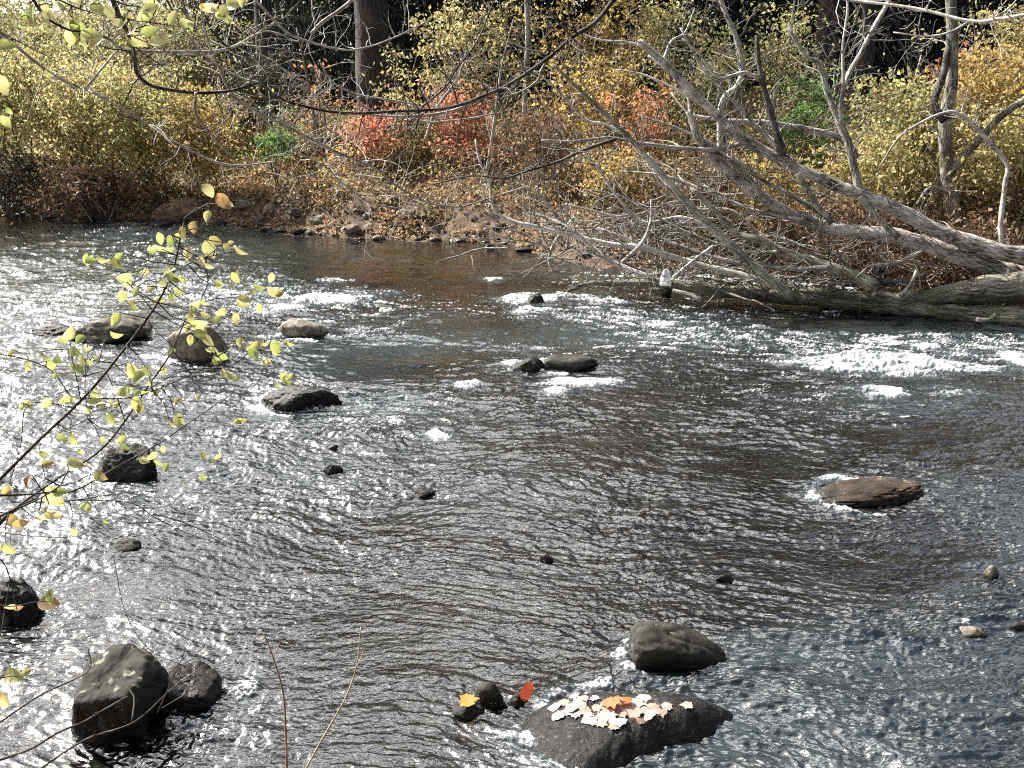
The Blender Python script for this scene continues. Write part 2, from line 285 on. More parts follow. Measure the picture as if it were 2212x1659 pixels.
def water_fields(X, Y):
    wx = X + .35 * noise(X * .7, Y * .9, 31); wy = Y + .25 * noise(X * .8 + 5, Y * .8, 32)
    ca, sa = math.cos(R(-9)), math.sin(R(-9)); u = wx * ca + wy * sa; v = -wx * sa + wy * ca
    calm = np.zeros_like(X)
    for cx, cy, rx, ry in world_ellipses(CALM): calm = np.maximum(calm, np.exp(-(((X - cx) / rx) ** 2 + ((Y - cy) / ry) ** 2) ** 1.3))
    fo = np.zeros_like(X)
    for cx, cy, rx, ry, s in world_ellipses(FOAM_GLARE): fo = np.maximum(fo, s * np.exp(-(((wx * .4 + X * .6 - cx) / rx) ** 2 + ((wy * .4 + Y * .6 - cy) / ry) ** 2)))
    patch = noise(X * .35, Y * .5, 33); pt2 = noise(X * .9 + 3, Y * 1.6, 47)
    amp = (1 - .55 * calm) * (1 + .5 * sstep(-1.5, -5, X)) * (1 - .45 * sstep(.15, .5, noise(wx * .55, wy * 1.5, 61))) * np.clip(.9 + .7 * patch + .6 * pt2, .3, 2)
    h = .030 * noise(u * .5, v * 1.1, 34) * amp
    h += .020 * noise(u * 1.4, v * 2.6, 35) * amp
    h += .017 * noise(u * 3.2, v * 8.0, 48) * amp
    rid = 1 - np.abs(noise(u * 2.3, v * 6.0, 36)) * 1.6
    h += .009 * rid * amp
    h += .0088 * (1 - np.abs(noise(u * 6.2 + .4 * noise(u * 9, v * 9, 40), v * 13.0, 37)) * 1.6) * amp
    h += .0085 * noise(u * 11 + .5 * noise(u * 16, v * 16, 45), v * 21, 38) * (amp + .1)
    h += .0040 * noise(u * 26, v * 40, 39) * (amp + .1)
    for (rx_, ry_, rr) in ROCKS:
        dx = X - rx_; dy = Y - ry_; d = np.sqrt(dx * dx + dy * dy) / rr
        h += .035 * min(rr, .5) * np.exp(-((d - 1.15) / .35) ** 2) * np.where(dx < 0, 1, .4)
        wk = np.exp(-(dy / (rr * (.8 + .3 * np.clip(dx / rr, 0, 9)))) ** 2) * sstep(.5, 1.2, dx / rr) * np.exp(-np.clip(dx, 0, 99) / (rr * 4))
        h += .012 * wk * noise(X * 5, Y * 14, 41)
    for (rx_, ry_, rr) in ROCKS:
        if rr < .13: continue
        dx = X - rx_; dy = Y - ry_; d = np.sqrt(dx * dx + (dy * 1.2) ** 2) / rr
        fo = np.maximum(fo, .62 * np.exp(-((d - 1.12) / .2) ** 2) * (.55 + .45 * np.sign(-dx)))
        fo = np.maximum(fo, .5 * np.exp(-(dy / (rr * (.7 + .12 * np.clip(dx / rr, 0, 9)))) ** 2) * sstep(.8, 1.3, dx / rr) * np.exp(-np.clip(dx, 0, 99) / (rr * 3)))
    n1 = noise(u * 3.0, v * 10, 42); n2 = noise(u * 9, v * 26, 43); n3 = noise(u * 26, v * 60, 44); n4 = noise(u * 55, v * 95, 46)
    fl = .27 + .12 * patch + .13 * sstep(7, 11, Y) * (1 - sstep(14.5, 16, Y))
    st = lambda q: 1 - 2.4 * np.abs(q)
    fc = np.clip(fo, 0, 1.2); wn = 1.15 - .75 * fc
    fq = np.maximum(np.minimum(fo, 1.2) * 1.02, fl * (1 - calm)) * (.76 + .9 * n1 + wn * (.5 * st(n2) + .42 * st(n3) + .6 * n4))
    fm = sstep(.60, .80, fq)
    h += np.clip(fo, 0, 1) * np.clip(.02 + .05 * n1 + .010 * st(n2) + .012 * n3, -.03, .11) + fm * (.006 * n3 + .004 * n4)
    return h, fm, fo, calm, patch
def build_water():
    dep = np.concatenate([np.linspace(R(62), R(41.5), 20)[:-1], np.linspace(R(41.5), R(7.4), 980), np.linspace(R(7.3), R(5), 12)])
    ys = CAMZ / np.tan(dep)
    ts = np.concatenate([np.linspace(-4, -.62, 60)[:-1], np.linspace(-.62, .62, 1080), np.linspace(.62, 4, 60)[1:]])
    X = ys[:, None] * 1.0 * ts[None] * 1.02; Y = np.repeat(ys[:, None], len(ts), 1)
    h, fm, fo, calm, patch = water_fields(X, Y)
    nx = len(ts); ny = len(ys); i = np.arange(ny - 1)[:, None] * nx + np.arange(nx - 1)[None]
    mb = MB(); mb.add(np.stack([X, Y, h], -1).reshape(-1, 3), np.stack([i, i + 1, i + nx + 1, i + nx], -1).reshape(-1, 4))
    m, n, l, b, out = mat('river_water')
    g = n.new('ShaderNodeNewGeometry'); at = n.new('ShaderNodeAttribute'); at.attribute_name = 'foam'
    mp = n.new('ShaderNodeMapping'); mp.inputs['Scale'].default_value = (1, 1.9, 1); mp.inputs['Rotation'].default_value = (0, 0, R(-9)); l.new(g.outputs['Position'], mp.inputs[0])
    nb = n.new('ShaderNodeTexNoise'); nb.inputs['Scale'].default_value = 2.2; nb.inputs['Detail'].default_value = 8; nb.inputs['Roughness'].default_value = .7; l.new(mp.outputs[0], nb.inputs[0])
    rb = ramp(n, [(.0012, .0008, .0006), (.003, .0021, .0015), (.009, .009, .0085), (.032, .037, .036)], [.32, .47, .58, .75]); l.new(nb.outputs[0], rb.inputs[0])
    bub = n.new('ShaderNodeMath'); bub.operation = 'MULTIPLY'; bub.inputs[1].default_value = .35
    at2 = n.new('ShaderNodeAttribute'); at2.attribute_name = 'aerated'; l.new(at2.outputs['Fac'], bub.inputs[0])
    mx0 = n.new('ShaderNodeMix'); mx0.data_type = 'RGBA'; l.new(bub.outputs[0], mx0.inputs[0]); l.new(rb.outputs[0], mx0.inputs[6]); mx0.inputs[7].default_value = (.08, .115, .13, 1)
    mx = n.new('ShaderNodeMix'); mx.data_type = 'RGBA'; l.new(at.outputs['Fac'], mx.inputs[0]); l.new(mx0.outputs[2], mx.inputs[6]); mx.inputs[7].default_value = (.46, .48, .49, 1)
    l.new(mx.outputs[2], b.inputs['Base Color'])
    rr = n.new('ShaderNodeMapRange'); rr.inputs[3].default_value = .12; rr.inputs[4].default_value = .6; l.new(at.outputs['Fac'], rr.inputs[0]); l.new(rr.outputs[0], b.inputs['Roughness'])
    b.inputs['IOR'].default_value = 2.15
    nw = n.new('ShaderNodeTexNoise'); nw.inputs['Scale'].default_value = 22; nw.inputs['Detail'].default_value = 2; nw.inputs['Roughness'].default_value = .6; nw.inputs['Distortion'].default_value = .6; l.new(mp.outputs[0], nw.inputs[0])
    bp = n.new('ShaderNodeBump'); bp.inputs['Strength'].default_value = 1; bp.inputs['Distance'].default_value = .006
    at3 = n.new('ShaderNodeAttribute'); at3.attribute_name = 'ripple'; l.new(at3.outputs['Fac'], bp.inputs['Strength'])
    l.new(nw.outputs[0], bp.inputs['Height']); l.new(bp.outputs[0], b.inputs['Normal'])
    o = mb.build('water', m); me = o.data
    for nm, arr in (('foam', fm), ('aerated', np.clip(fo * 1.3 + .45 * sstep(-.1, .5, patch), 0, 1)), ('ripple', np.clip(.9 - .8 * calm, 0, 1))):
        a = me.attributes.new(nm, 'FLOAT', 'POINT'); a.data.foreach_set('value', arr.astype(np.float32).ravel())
    tag(o, kind='structure')

# ------------------------------------------------------------------ rocks
def ico(sub):
    import bmesh
    bm = bmesh.new(); bmesh.ops.create_icosphere(bm, subdivisions=sub, radius=1)
    v = np.array([x.co[:] for x in bm.verts]); f = np.array([[q.index for q in p.verts] for p in bm.faces]); bm.free(); return v, f
ICO = {k: ico(k) for k in (3, 4, 5)}
def rock_shape(sx, sy, sz, seed, sub=4, planes=14, k=14.0, rough=.05, cut=None, taper=0):
    v, f = ICO[sub]; r = np.random.default_rng(seed)
    nn = r.normal(size=(planes, 3)); nn /= np.linalg.norm(nn, axis=1)[:, None]; dd = r.uniform(.62, 1.0, planes)
    if cut:
        c = np.array(cut, float); q = c[:, :3] / np.linalg.norm(c[:, :3], axis=1)[:, None]; nn = np.vstack([nn, q]); dd = np.concatenate([dd + .15, c[:, 3]])
    pr = np.clip(v @ nn.T / dd[None], 1e-3, None)                 # 1 / distance to each cutting plane
    rad = 1 / (np.sum(pr ** k, axis=1) + .35) ** (1 / k)
    rad *= 1 + rough * noise3(v, 2.3, seed) + rough * .6 * noise3(v, 6, seed + 5) + rough * .35 * noise3(v, 14, seed + 8) + rough * .2 * noise3(v, 31, seed + 9)
    rad *= 1 - .07 * np.exp(-(noise3(v, 1.3, seed + 11) / .035) ** 2) + .03 * (1 - 2 * np.abs(noise3(v, 3.7, seed + 13)))
    p = v * rad[:, None]
    if taper: p[:, 1:] *= (1 - taper * p[:, :1])
    mn, mxx = p.min(0), p.max(0); p = (p - (mn + mxx)[None] / 2) / ((mxx - mn)[None] / 2)
    return p * np.array([sx, sy, sz]), f
def rot(p, rz, ry=0, rx=0):
    e = Vector; from mathutils import Euler
    Mx = np.array(Euler((rx, ry, rz)).to_matrix()); return p @ Mx.T
def rock(x0, y0, x1, y1, label, m='rock_dark', seed=1, depth=.75, sub=4, planes=14, rz=0, ry=0, rx=0, sink=.35, name='river_rock', group='rocks standing in the river', lift=0, ks=1.0, rough=.08, k=26, cut=None, taper=0, up=.0):
    """bounding box in photo pixels -> a rock standing in the river"""
    base = W((x0 + x1) / 2, y1); Yc = base[1]; w = (x1 - x0) * mpp(Yc * 1.05) / 2
    d = w * depth; top = P((x0 + x1) / 2, y0, Yc + d * .8)[2]; hgt = max(.05, top) * ks
    sz = hgt / (2 * (1 - sink))
    p, f = rock_shape(w * 1.03, d, sz, seed, sub, planes, k=k, rough=rough, cut=cut, taper=taper); p = rot(p, rz, ry, rx)
    p[:, 0] = (p[:, 0] - (p[:, 0].min() + p[:, 0].max()) / 2) / (np.ptp(p[:, 0]) / 2) * w * 1.05
    zc = hgt - p[:, 2].max() + lift; loc = np.array([base[0], Yc + d * .85, 0])
    mb = MB(); mb.add(p + loc + np.array([0, 0, zc]), None, f); o = mb.build(name, M[m])
    # origin at the rock's base
    me = o.data; me.transform(__import__('mathutils').Matrix.Translation((-loc[0], -loc[1], 0))); o.location = (loc[0], loc[1], 0)
    tag(o, label, 'rock', group); ROCKS.append((loc[0], loc[1], max(w, .05))); return o
r1 = rock(122, 1420, 345, 1608, 'large boulder with grey flat top and front face blackened by wet and painted shade, lower left', 'rock_two', 21, 1.1, 5, planes=3, sink=.25, rough=.08, k=40, cut=[(-.12, -.32, 1, .62), (0, -1, .12, .72), (-1, -.2, .35, .8), (.9, -.5, .1, .85), (.2, -.7, -.3, .8)])
r2 = rock(305, 1452, 467, 1545, 'dark mottled boulder pressed against the right of the large flat-topped boulder', 'rock_two', 33, 1.0, 5, planes=6, sink=.3, cut=[(.35, -.1, 1, .6), (0, -1, 0, .8), (1, -.1, .1, .85)])
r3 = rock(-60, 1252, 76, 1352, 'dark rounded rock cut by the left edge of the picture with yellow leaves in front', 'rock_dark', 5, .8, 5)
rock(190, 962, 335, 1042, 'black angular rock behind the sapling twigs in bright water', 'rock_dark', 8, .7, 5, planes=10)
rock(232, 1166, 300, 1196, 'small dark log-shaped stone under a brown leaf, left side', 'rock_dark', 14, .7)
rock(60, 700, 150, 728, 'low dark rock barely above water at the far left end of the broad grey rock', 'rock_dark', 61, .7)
rock(130, 684, 312, 748, 'broad grey rock farthest left among the mid-river rocks', 'rock_grey', 17, .6, 5, planes=12)
rock(355, 700, 486, 786, 'brownish grey humped rock behind the sapling tip leaves', 'rock_pale', 23, .7, 5)
rock(600, 688, 702, 734, 'pale grey peaked rock with white water on its left', 'rock_pale', 29, .7, planes=10)
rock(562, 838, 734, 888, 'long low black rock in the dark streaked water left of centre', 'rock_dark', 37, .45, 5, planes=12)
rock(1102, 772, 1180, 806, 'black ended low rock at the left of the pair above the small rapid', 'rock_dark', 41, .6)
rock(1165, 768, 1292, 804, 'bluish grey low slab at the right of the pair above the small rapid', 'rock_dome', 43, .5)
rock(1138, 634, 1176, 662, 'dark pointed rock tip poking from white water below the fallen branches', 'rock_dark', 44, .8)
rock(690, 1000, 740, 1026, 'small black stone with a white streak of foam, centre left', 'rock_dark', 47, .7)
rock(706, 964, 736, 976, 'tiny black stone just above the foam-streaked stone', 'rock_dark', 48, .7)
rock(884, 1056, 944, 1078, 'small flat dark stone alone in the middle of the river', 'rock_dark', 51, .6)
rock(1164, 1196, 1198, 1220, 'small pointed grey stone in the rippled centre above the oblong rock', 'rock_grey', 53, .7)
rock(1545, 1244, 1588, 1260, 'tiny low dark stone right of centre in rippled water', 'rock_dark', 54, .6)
r13 = rock(1350, 1345, 1602, 1458, 'oblong grey rock with lichen spots sloping down to the right', 'rock_dome', 59, .62, 5, planes=3, ry=R(13), sink=.3, k=10, rough=.04, taper=.22, cut=[(-1, 0, -.1, .8), (0, -1, -.2, .8)])
r15 = rock(1022, 1470, 1092, 1532, 'round smooth grey cobble left of the leaf-covered slab', 'rock_dome', 63, .9, 4, planes=5, sink=.3, k=7, rough=.02)
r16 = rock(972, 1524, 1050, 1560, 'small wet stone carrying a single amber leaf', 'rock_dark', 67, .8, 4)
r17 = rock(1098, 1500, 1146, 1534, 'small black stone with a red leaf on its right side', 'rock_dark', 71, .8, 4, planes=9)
rock(1772, 1044, 2014, 1094, 'long low brown rock half covered by flowing water, right side', 'rock_brown', 79, .5, 5, planes=8, k=9, sink=.3, ry=R(-5))
rock(2128, 1222, 2166, 1252, 'small brown and white stone near the right edge', 'rock_pale', 83, .8)
rock(2066, 1354, 2142, 1386, 'small pinkish stone awash near the lower right edge', 'rock_pale', 89, .6)
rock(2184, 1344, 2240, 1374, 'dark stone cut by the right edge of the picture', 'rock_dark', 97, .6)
rock(1430, 618, 1452, 640, 'dark knob of rock under the white scrap', 'rock_dark', 98, .8)

def big_slab():
    out = [(1098, 1598), (1112, 1560), (1155, 1526), (1225, 1508), (1300, 1499), (1400, 1500), (1500, 1508), (1570, 1518), (1598, 1536), (1584, 1560), (1530, 1590), (1440, 1612), (1370, 1640), (1310, 1676), (1240, 1705), (1180, 1690), (1130, 1645)]
    pts = np.array([W(px, py, .02)[:2] for px, py in out]); c = W(1340, 1575, .02)[:2]
    rel = pts - c; a = np.arctan2(rel[:, 1], rel[:, 0]); rr = np.linalg.norm(rel, axis=1); o = np.argsort(a); a = a[o]; rr = rr[o]
    na, nr = 220, 70; A = np.linspace(-np.pi, np.pi, na, endpoint=False); rad = np.interp(A, a, rr, period=2 * np.pi)
    T = np.linspace(0, 1.12, nr)
    X = c[0] + np.cos(A)[None] * rad[None] * T[:, None]; Y = c[1] + np.sin(A)[None] * rad[None] * T[:, None]
    z = .15 * (1 - np.clip(T, 0, 1.2)[:, None] ** 3.2) - .02
    z = z + .10 * (X - c[0]) * 0 + .05 * np.clip((Y - c[1]), -.4, .4) * (1 - T[:, None] ** 2) + (.018 * noise(X * 3, Y * 3, 5) + .01 * noise(X * 9, Y * 9, 6) + .004 * noise(X * 30, Y * 30, 7)) * (T[:, None] > 0)
    z = np.where(T[:, None] > 1, z - .5 * (T[:, None] - 1), z)
    V = np.stack([X, Y, z], -1).reshape(-1, 3)
    i = np.arange(nr - 1)[:, None] * na; j = np.arange(na)[None]; k = (j + 1) % na
    mb = MB(); mb.add(V - np.array([c[0], c[1], 0]), np.stack([i + j, i + k, i + na + k, i + na + j], -1).reshape(-1, 4))
    ob = mb.build('flat_boulder', M['rock_dark']); ob.location = (c[0], c[1], 0)
    ROCKS.append((c[0], c[1], .38))
    return tag(ob, 'big flat black boulder at the bottom covered with pale fallen leaves', 'rock', 'rocks standing in the river')
slab = big_slab()
build_water()

# ------------------------------------------------------------------ fallen leaves
MAPLE = [(0, -.5), (.08, -.3), (.38, -.42), (.3, -.2), (.52, -.05), (.3, .06), (.34, .3), (.14, .2), (0, .55), (-.14, .2), (-.34, .3), (-.3, .06), (-.52, -.05), (-.3, -.2), (-.38, -.42), (-.08, -.3)]
bpy.context.view_layer.update()
def on_obj(ob, x, y):
    lx, ly = x - ob.location.x, y - ob.location.y
    ok, co, nn, _ = ob.ray_cast(Vector((lx, ly, 3)), Vector((0, 0, -1)))
    return (np.array(co) + np.array(ob.location), nn) if ok else (np.array([x, y, .03]), Vector((0, 0, 1)))
def fallen_leaf(ob, px, py, size, m, label, tilt=.12, grp='pale leaves lying on the flat boulder'):
    p0 = W(px, py, .12)
    for _ in range(3): c, nn = on_obj(ob, p0[0], p0[1]); p0 = W(px, py, c[2])
    q = nn.to_track_quat('Z', 'Y'); a = rnd.uniform(0, 6.28); curl = rnd.uniform(-.1, .35)
    v = [(0, 0, .0)]
    sp_ = rnd.uniform(1.15, 1.6)
    for ii, (x, y) in enumerate(MAPLE):
        if ii % 2: x *= sp_; y *= sp_
        v.append((x * size * rnd.uniform(.85, 1.12), y * size * rnd.uniform(.85, 1.12), size * curl * (x * x + y * y) * rnd.uniform(.6, 1.2)))
    v = np.array(v); ca, sa = math.cos(a), math.sin(a); v[:, :2] = v[:, :2] @ np.array([[ca, -sa], [sa, ca]]).T
    v = np.array([q @ Vector(t) for t in v]); v[:, 2] += (.006 if tilt < .2 else .03) + rnd.uniform(0, tilt) * v[:, 0]
    mb = MB(); mb.add(v, None, [(0, i, i % 16 + 1) for i in range(1, 17)])
    o = mb.build('fallen_leaf', M[m], smooth=False); o.location = Vector(c); return tag(o, label, 'leaf', grp)
for px, py in [(1195, 1528), (1215, 1520), (1232, 1532), (1250, 1518), (1262, 1540), (1290, 1530), (1300, 1550), (1318, 1556), (1330, 1534), (1345, 1546), (1372, 1540), (1395, 1536), (1412, 1528), (1428, 1540), (1385, 1556), (1275, 1556), (1310, 1518), (1350, 1524), (1240, 1505), (1285, 1510), (1325, 1570), (1440, 1528), (1372, 1520), (1222, 1540), (1205, 1545), (1256, 1528), (1272, 1546), (1305, 1538), (1338, 1558), (1360, 1532), (1400, 1546), (1418, 1536), (1296, 1562), (1262, 1510), (1380, 1530), (1244, 1546), (1316, 1545)]:
    fallen_leaf(slab, px, py, rnd.uniform(.045, .09), 'leaf_pale', 'pale pinkish fallen leaf lying flat among others on the flat boulder')
fallen_leaf(slab, 1392, 1508, .08, 'leaf_pale', 'lone white leaf above the rest on the upper edge of the flat boulder')
fallen_leaf(slab, 1482, 1522, .08, 'leaf_pale', 'lone white leaf farthest right on the flat boulder')
fallen_leaf(slab, 1322, 1528, .095, 'leaf_rust', 'rust-orange curled leaf on top of the pale leaves of the flat boulder', tilt=.5, grp='coloured fallen leaves')
fallen_leaf(slab, 1352, 1523, .06, 'leaf_rust', 'smaller orange leaf touching the rust-orange one on the flat boulder', tilt=.4, grp='coloured fallen leaves')
fallen_leaf(r16, 1012, 1526, .10, 'leaf_amber', 'amber leaf draped over the small wet stone', tilt=.3, grp='coloured fallen leaves')
fallen_leaf(r17, 1136, 1508, .085, 'leaf_redf', 'red leaf on the small black stone beside the round cobble', tilt=.7, grp='coloured fallen leaves')

# ------------------------------------------------------------------ branches
def smooth_path(pts, per=4):
    pts = np.array(pts, float); n = len(pts)
    if n < 3: t = np.linspace(0, 1, per * 2)[:, None]; return pts[0] * (1 - t) + pts[-1] * t
    E = np.vstack([2 * pts[0] - pts[1], pts, 2 * pts[-1] - pts[-2]]); o = []
    for i in range(n - 1):
        p0, p1, p2, p3 = E[i:i + 4]
        for t in np.linspace(0, 1, per, endpoint=False):
            o.append(.5 * (2 * p1 + (p2 - p0) * t + (2 * p0 - 5 * p1 + 4 * p2 - p3) * t * t + (3 * p1 - p0 - 3 * p2 + p3) * t ** 3))
    o.append(pts[-1]); return np.array(o)
def limb(pix, Y0, Y1, w0, w1, per=4, jit=.14, zpx=True):
    """traced limb: pixel polyline, depth at both ends, width in photo px at both ends"""
    pts = []; n = len(pix); cum = [0]
    for a, b_ in zip(pix[:-1], pix[1:]): cum.append(cum[-1] + math.dist(a, b_))
    for (px, py), c in zip(pix, cum): pts.append(P(px, py, Y0 + (Y1 - Y0) * c / cum[-1]))
    sp = smooth_path(pts, per); t = np.linspace(0, 1, len(sp)); Yc = Y0 + (Y1 - Y0) * t
    rad = (w0 + (w1 - w0) * t) * .5 * mpp(Yc)
    k = rad.max() * jit; sp = sp + np.stack([noise(t * n * 1.7 + s * 9.1, t * 0 + Y0 + w0 + pix[0][0] * .01, 50 + s) for s in range(3)], -1) * k
    return sp, rad
def twig(mb, p, d, L, r, lvl=1, droop=0., kids=3, seg=4):
    n = 6; pts = [p]; d = d / np.linalg.norm(d)
    for i in range(n):
        d = d + rng.normal(size=3) * .16 + np.array([0, 0, -droop]); d /= np.linalg.norm(d); pts.append(pts[-1] + d * L / n)
    pts = np.array(pts); mb.tube(pts, np.linspace(r, r * .3, n + 1), seg, cap=False)
    if lvl > 0:
        for _ in range(kids):
            i = rng.integers(1, n); s = rng.normal(size=3); dd = pts[i + 1] - pts[i]; dd /= np.linalg.norm(dd)
            s -= dd * s.dot(dd); s /= np.linalg.norm(s) + 1e-9
            twig(mb, pts[i], dd * .7 + s * .8, L * rng.uniform(.3, .6), r * .5, lvl - 1, droop, kids - 1, 3)
def side_twigs(mb, sp, rad, cnt, L, up=.3, lvl=1, t0=.1, r=None, kids=3, droop=0):
    for _ in range(cnt):
        i = int(rng.uniform(t0, .97) * (len(sp) - 1)); dd = sp[min(i + 1, len(sp) - 1)] - sp[max(i - 1, 0)]; dd /= np.linalg.norm(dd) + 1e-9
        s = rng.normal(size=3); s -= dd * s.dot(dd); s /= np.linalg.norm(s) + 1e-9
        twig(mb, sp[i], dd * rng.uniform(.1, .7) + s + np.array([0, 0, up]), L * rng.uniform(.4, 1.1), (r or min(rad[i] * .5, .012)), lvl, droop, kids)
def traced(name, label, cat, pix, Y0, Y1, w0, w1, m, seg=10, rough=.12, branches=(), twigs=0, tL=.5, group=None, part='trunk', tm='grey_twig', per=6, tt0=.1, droop=0, kids=3, lvl=1):
    sp, rad = limb(pix, Y0, Y1, w0, w1, per)
    rt = root(name, label, cat, sp[0], group)
    mb = MB(); mb.tube(sp, rad, seg, rough, seed=int(abs(pix[0][0])) % 97); mb.build(part, M[m], rt)
    tw = MB(); any_t = False
    if twigs: side_twigs(tw, sp, rad, twigs, tL, t0=tt0, droop=droop, kids=kids, lvl=lvl); any_t = True
    for bspec in branches:
        bp_, y0, y1, a, c, bm_, bt = bspec; s2, r2_ = limb(bp_, y0, y1, a, c, 5)
        mb = MB(); mb.tube(s2, r2_, 8, rough * .8, seed=int(abs(bp_[0][0])) % 89); mb.build('branch', M[bm_], rt)
        if bt: side_twigs(tw, s2, r2_, bt, tL, droop=droop, kids=kids, lvl=lvl); any_t = True
    if any_t: tw.build('twigs', M[tm], rt)
    return rt
FG = 'dead trees fallen over the right bank'
DB, PB, PT, DK = 'dead_bark', 'pole_bark', 'pale_twig', 'dark_bark'
traced('fallen_tree', 'long grey dead tree leaning up to the left, uppermost of the fallen trunks', 'tree',
       [(2260, 556), (2180, 548), (2107, 527), (2024, 498), (1941, 457), (1857, 420), (1807, 400), (1707, 358), (1614, 307), (1574, 273), (1474, 177), (1430, 130), (1380, 87)], 11.9, 13.6, 38, 13, DB, 18, .22,
       [([(1690, 335), (1681, 300), (1657, 213), (1641, 150), (1634, 77)], 12.9, 13.2, 20, 8, DK, 8),
        ([(1858, 425), (1834, 317), (1814, 267), (1787, 200), (1771, 140), (1741, 120), (1701, 60)], 12.6, 13.4, 20, 8, PB, 10),
        ([(1815, 270), (1817, 215), (1834, 160), (1864, 107), (1884, 67), (1924, -5)], 12.9, 13.3, 12, 10, DB, 8),
        ([(1822, 190), (1821, 100), (1831, 20), (1826, -10)], 12.95, 13.2, 7, 4, PT, 5),
        ([(1724, 375), (1757, 433), (1797, 482)], 12.5, 12.4, 14, 14, PB, 3),
        ([(1857, 427), (1891, 467), (1941, 512)], 12.3, 12.2, 14, 15, PB, 2),
        ([(1608, 310), (1541, 323), (1474, 320), (1387, 310), (1320, 298), (1240, 305), (1170, 303)], 13.2, 12.8, 11, 4, DB, 14),
        ([(1614, 300), (1560, 262), (1490, 245), (1450, 200)], 13.3, 14.0, 9, 4, PT, 6),
        ([(1641, 173), (1607, 157), (1551, 167), (1517, 123), (1474, 83)], 13.1, 13.0, 8, 4, PT, 6),
        ([(1430, 140), (1450, 90), (1480, 70), (1500, 20)], 13.6, 13.9, 7, 3, PT, 6),
        ([(1760, 385), (1690, 330), (1600, 235), (1520, 150), (1470, 60)], 12.8, 13.6, 11, 4, DB, 10),
        ([(1574, 273), (1500, 215), (1400, 165), (1330, 150)], 13.2, 13.9, 8, 3, PT, 8),
        ([(1390, 100), (1350, 90), (1290, 85), (1230, 60)], 13.6, 13.9, 6, 3, PT, 5)], 16, .7, FG)
traced('fallen_tree', 'second long grey dead trunk just below the uppermost one, rising left', 'tree',
       [(2260, 612), (2150, 577), (2041, 542), (1941, 513), (1824, 497), (1741, 477), (1674, 443), (1607, 400), (1541, 340), (1505, 290), (1488, 240)], 12.0, 13.4, 42, 14, DB, 18, .22,
       [([(1641, 415), (1590, 355), (1545, 325), (1500, 290)], 13.0, 13.4, 14, 8, DB, 5),
        ([(1824, 497), (1740, 440), (1640, 385), (1560, 325), (1470, 280), (1380, 250)], 12.7, 13.8, 12, 4, PB, 12),
        ([(1741, 477), (1650, 460), (1540, 420), (1440, 380), (1340, 370)], 12.7, 13.8, 10, 4, DB, 12),
        ([(1990, 545), (1930, 570), (1880, 575), (1850, 600)], 12.0, 11.7, 9, 5, PB, 5),
        ([(1491, 267), (1484, 200), (1440, 150), (1400, 120)], 13.4, 13.8, 9, 4, PT, 8),
        ([(1674, 443), (1620, 420), (1560, 420), (1520, 400)], 13.0, 13.3, 8, 4, PT, 6)], 22, .6, FG)
traced('leaning_pole', 'thin straight dead pole crossing from the water log up to the left', 'tree',
       [(1710, 640), (1650, 592), (1600, 548), (1524, 478), (1474, 425), (1404, 347), (1354, 293), (1287, 227), (1237, 180), (1195, 140)], 11.9, 13.0, 22, 6, PB, 12, .08,
       [([(1365, 300), (1310, 270), (1260, 255), (1200, 190), (1150, 150)], 12.8, 13.2, 7, 3, PT, 8)], 14, .6, FG)
traced('fallen_limb', 'grey dead limb with a broken left end below the second trunk', 'limb',
       [(1890, 618), (1848, 597), (1796, 577), (1694, 545), (1643, 518), (1590, 505), (1541, 452), (1494, 408)], 12.0, 12.9, 30, 9, PB, 12, .14, [([(1796, 577), (1700, 580), (1560, 560), (1440, 520), (1330, 470), (1220, 440)], 12.1, 13.4, 12, 4, DB, 14), ([(1694, 545), (1600, 540), (1480, 500), (1370, 440), (1300, 400)], 12.3, 13.5, 10, 3, PB, 12)], 20, .5, FG)
traced('fallen_limb', 'pale dead limb reaching left low over the water from the middle of the tangle', 'limb',
       [(1680, 618), (1592, 592), (1489, 566), (1387, 535), (1320, 528), (1237, 510), (1154, 488), (1104, 477), (1067, 450), (1057, 393), (1037, 350), (1027, 300)], 12.1, 13.6, 17, 4, PT, 8, .1,
       [([(1290, 493), (1387, 529), (1450, 560)], 13, 12.6, 9, 12, DB, 5)], 18, .55, FG)
traced('fallen_limb', 'grey limb dipping down right to the white scrap', 'limb',
       [(1430, 610), (1407, 600), (1336, 572), (1285, 539), (1234, 495), (1157, 462)], 12.3, 13.2, 15, 8, DB, 8, .1,
       [([(1336, 575), (1390, 520), (1407, 470), (1407, 431)], 12.6, 12.8, 10, 6, PT, 6)], 16, .5, FG)
traced('fallen_limb', 'short pale stick slanting up right from the white scrap', 'limb',
       [(1455, 600), (1500, 562), (1541, 531)], 12.1, 12.3, 10, 6, PT, 8, .1, (), 6, .3, FG)
traced('fallen_limb', 'arched dark-tipped limb above the low pale limbs left of the pole', 'limb',
       [(1600, 560), (1540, 500), (1470, 470), (1390, 480), (1330, 420), (1290, 360), (1260, 330)], 12.8, 13.6, 12, 4, PT, 8, .1, (), 18, .6, FG)
traced('fallen_limb', 'crooked pale limb under the second trunk near its middle', 'limb',
       [(1780, 560), (1700, 520), (1640, 505), (1580, 455), (1500, 450), (1430, 400), (1400, 330)], 12.9, 13.8, 12, 4, PT, 8, .1, (), 18, .6, FG)
traced('fallen_limb', 'dark limb lying low behind the water log at right', 'limb',
       [(2000, 600), (1930, 610), (1850, 590), (1780, 560), (1720, 570)], 12.2, 12.6, 14, 5, DK, 8, .1, (), 16, .5, FG)
traced('fallen_limb', 'pale branching limb sticking into the water left of the dark log tail', 'limb',
       [(1240, 470), (1200, 520), (1185, 560), (1195, 590)], 14.2, 13.8, 7, 4, PT, 6, .1, (), 16, .5, FG)
